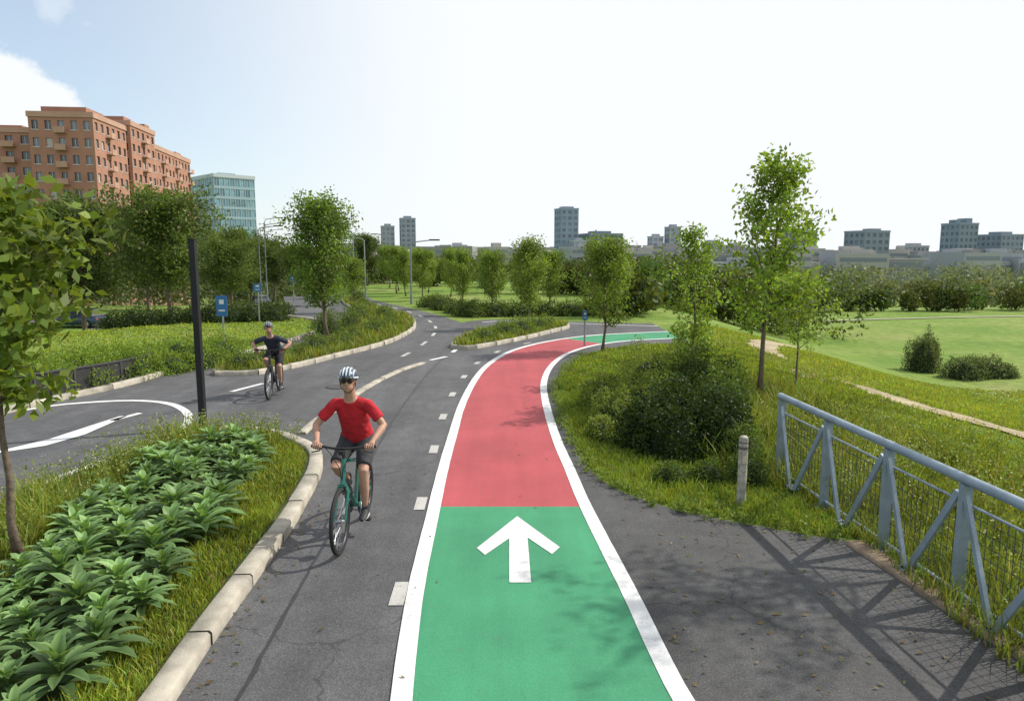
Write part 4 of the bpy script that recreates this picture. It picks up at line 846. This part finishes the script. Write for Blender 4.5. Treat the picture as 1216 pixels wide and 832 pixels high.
    for s_ in (1, -1):
        g0 = V3((s_*.275, .346, 1.045)); axd = V3((s_*.98, -.2, 0)).normalized()
        for k, (off, ln) in enumerate([(-.034, .95), (-.012, 1.1), (.010, 1.05), (.031, .85)]):
            c = g0+axd*(off); pts = []
            for a in np.linspace(100, 100-190*ln, 7): pts.append(c+V3((0, math.cos(math.radians(a))*.027, math.sin(math.radians(a))*.027)))
            hn.path(pts, [.0095, .0098, .0095, .0092, .0088, .0082, .006], 8)
        c = g0-axd*.05; hn.path([V3((s_*.255, .325, 1.07)), c+V3((0, -.01, .018)), c+V3((0, .016, -.004)), c+V3((s_*.006, .010, -.022))], [.012, .0115, .010, .007], 8)
    hn.obj('fingers', [Ms], e)
    return e
cl = (-1.70, 7.42, .006); rt = math.pi+math.radians(-2)
pd = bicycle('bicycle', cl, rt, (.015, .14, .11), 1.0, crank=-.75)
rider('cyclist', cl, rt, pd, (.42, .012, .022), (.035, .037, .042), (.03, .05, .09), (.55, .62, .68), turn=.08)
cl2 = (-5.05, 15.0, .006); rt2 = math.pi+math.radians(6)
pd2 = bicycle('bicycle', cl2, rt2, (.02, .02, .025), .97, crank=-1.2)
rider('cyclist', cl2, rt2, pd2, (.025, .032, .05), (.02, .02, .024), (.06, .07, .09), (.25, .28, .32), lean=.24, scale=.92, glasses=False, turn=.2)

# ---------------------------------------------------------------- light, sky, camera
sun_dir = Vector((1.0, .35, 0)).normalized()*math.cos(math.radians(43))+Vector((0, 0, math.sin(math.radians(43))))
ld = bpy.data.lights.new('sun', 'SUN'); ld.energy = 4.8; ld.angle = math.radians(.6); ld.color = (1.0, .94, .85)
lo_ = new_obj('sun', ld); lo_.rotation_euler = sun_dir.to_track_quat('Z', 'Y').to_euler(); lo_.location = (20, 5, 30)
w = bpy.data.worlds.new('World'); bpy.context.scene.world = w; w.use_nodes = True; t = w.node_tree; N = t.nodes; L = t.links; N.clear()
out = N.new('ShaderNodeOutputWorld'); tc = N.new('ShaderNodeTexCoord'); v = tc.outputs['Generated']
sky = N.new('ShaderNodeTexSky'); sky.sky_type = 'NISHITA'; sky.sun_disc = False; sky.sun_elevation = math.radians(43); sky.sun_rotation = math.atan2(1.0, .35); sky.air_density = 1.0; sky.dust_density = .8; sky.ozone_density = 1.0
bg1 = N.new('ShaderNodeBackground'); bg1.inputs[1].default_value = .15; L.new(mixc(N, L, sky.outputs[0], (.92, 1.08, 1.12), 1.0, 'MULTIPLY'), bg1.inputs[0])
bg2 = N.new('ShaderNodeBackground'); bg2.inputs[0].default_value = (.94, .97, 1.0, 1); bg2.inputs[1].default_value = 1.03
sx = N.new('ShaderNodeSeparateXYZ'); L.new(v, sx.inputs[0])
def mrange(src, a, b, c, d):
    m = N.new('ShaderNodeMapRange'); m.interpolation_type = 'SMOOTHSTEP'; L.new(src, m.inputs[0])
    for i, q in enumerate((a, b, c, d)): m.inputs[1+i].default_value = q
    return m.outputs[0]
def mth(op, a, b):
    m = N.new('ShaderNodeMath'); m.operation = op
    for i, q in enumerate((a, b)):
        if isinstance(q, (int, float)): m.inputs[i].default_value = q
        else: L.new(q, m.inputs[i])
    return m.outputs[0]
hx = mrange(sx.outputs[0], -.58, -.02, .36, 1.0); hz = mrange(sx.outputs[2], .0, .28, .78, 0.0)
mp = N.new('ShaderNodeMapping'); mp.inputs['Scale'].default_value = (1, 1, 2.6); L.new(v, mp.inputs[0])
cn = noise(N, L, mp.outputs[0], 3.2, 8, .6); wis = mrange(cn.outputs[0], .46, .68, 0, .8)
cd = N.new('ShaderNodeVectorMath'); cd.operation = 'DISTANCE'; n2 = noise(N, L, v, 14, 6, .6)
ad = N.new('ShaderNodeVectorMath'); ad.operation = 'MULTIPLY_ADD'; L.new(n2.outputs[1], ad.inputs[0]); ad.inputs[1].default_value = (.10, .10, .09); L.new(v, ad.inputs[2]); L.new(ad.outputs[0], cd.inputs[0])
cdir = Vector((-.70, 1, .18)).normalized(); cd.inputs[1].default_value = (cdir.x+.05, cdir.y+.05, cdir.z+.045)
cum = mrange(cd.outputs['Value'], .06, .09, 1.0, 0.0)
cd2 = N.new('ShaderNodeVectorMath'); cd2.operation = 'DISTANCE'; L.new(ad.outputs[0], cd2.inputs[0]); c2 = Vector((-.59, 1, .315)).normalized(); cd2.inputs[1].default_value = (c2.x+.05, c2.y+.05, c2.z+.045); cum2 = mrange(cd2.outputs['Value'], .008, .045, .6, 0.0)
fac = mth('MAXIMUM', mth('MAXIMUM', hx, hz), mth('MAXIMUM', mth('MAXIMUM', cum, cum2), wis))
mx = N.new('ShaderNodeMixShader'); L.new(fac, mx.inputs[0]); L.new(bg1.outputs[0], mx.inputs[1]); L.new(bg2.outputs[0], mx.inputs[2]); L.new(mx.outputs[0], out.inputs[0])

cam = bpy.data.cameras.new('camera'); cam.lens = 36*850/1216; cam.sensor_width = 36; cam.clip_end = 9000; cam.clip_start = .05
co = new_obj('camera', cam); co.location = (0, 0, 3); co.rotation_euler = (math.radians(90)-math.atan(116/850), 0, 0)
sc = bpy.context.scene; sc.camera = co
sc.view_settings.view_transform = 'Standard'; sc.view_settings.look = 'None'; sc.view_settings.exposure = 0
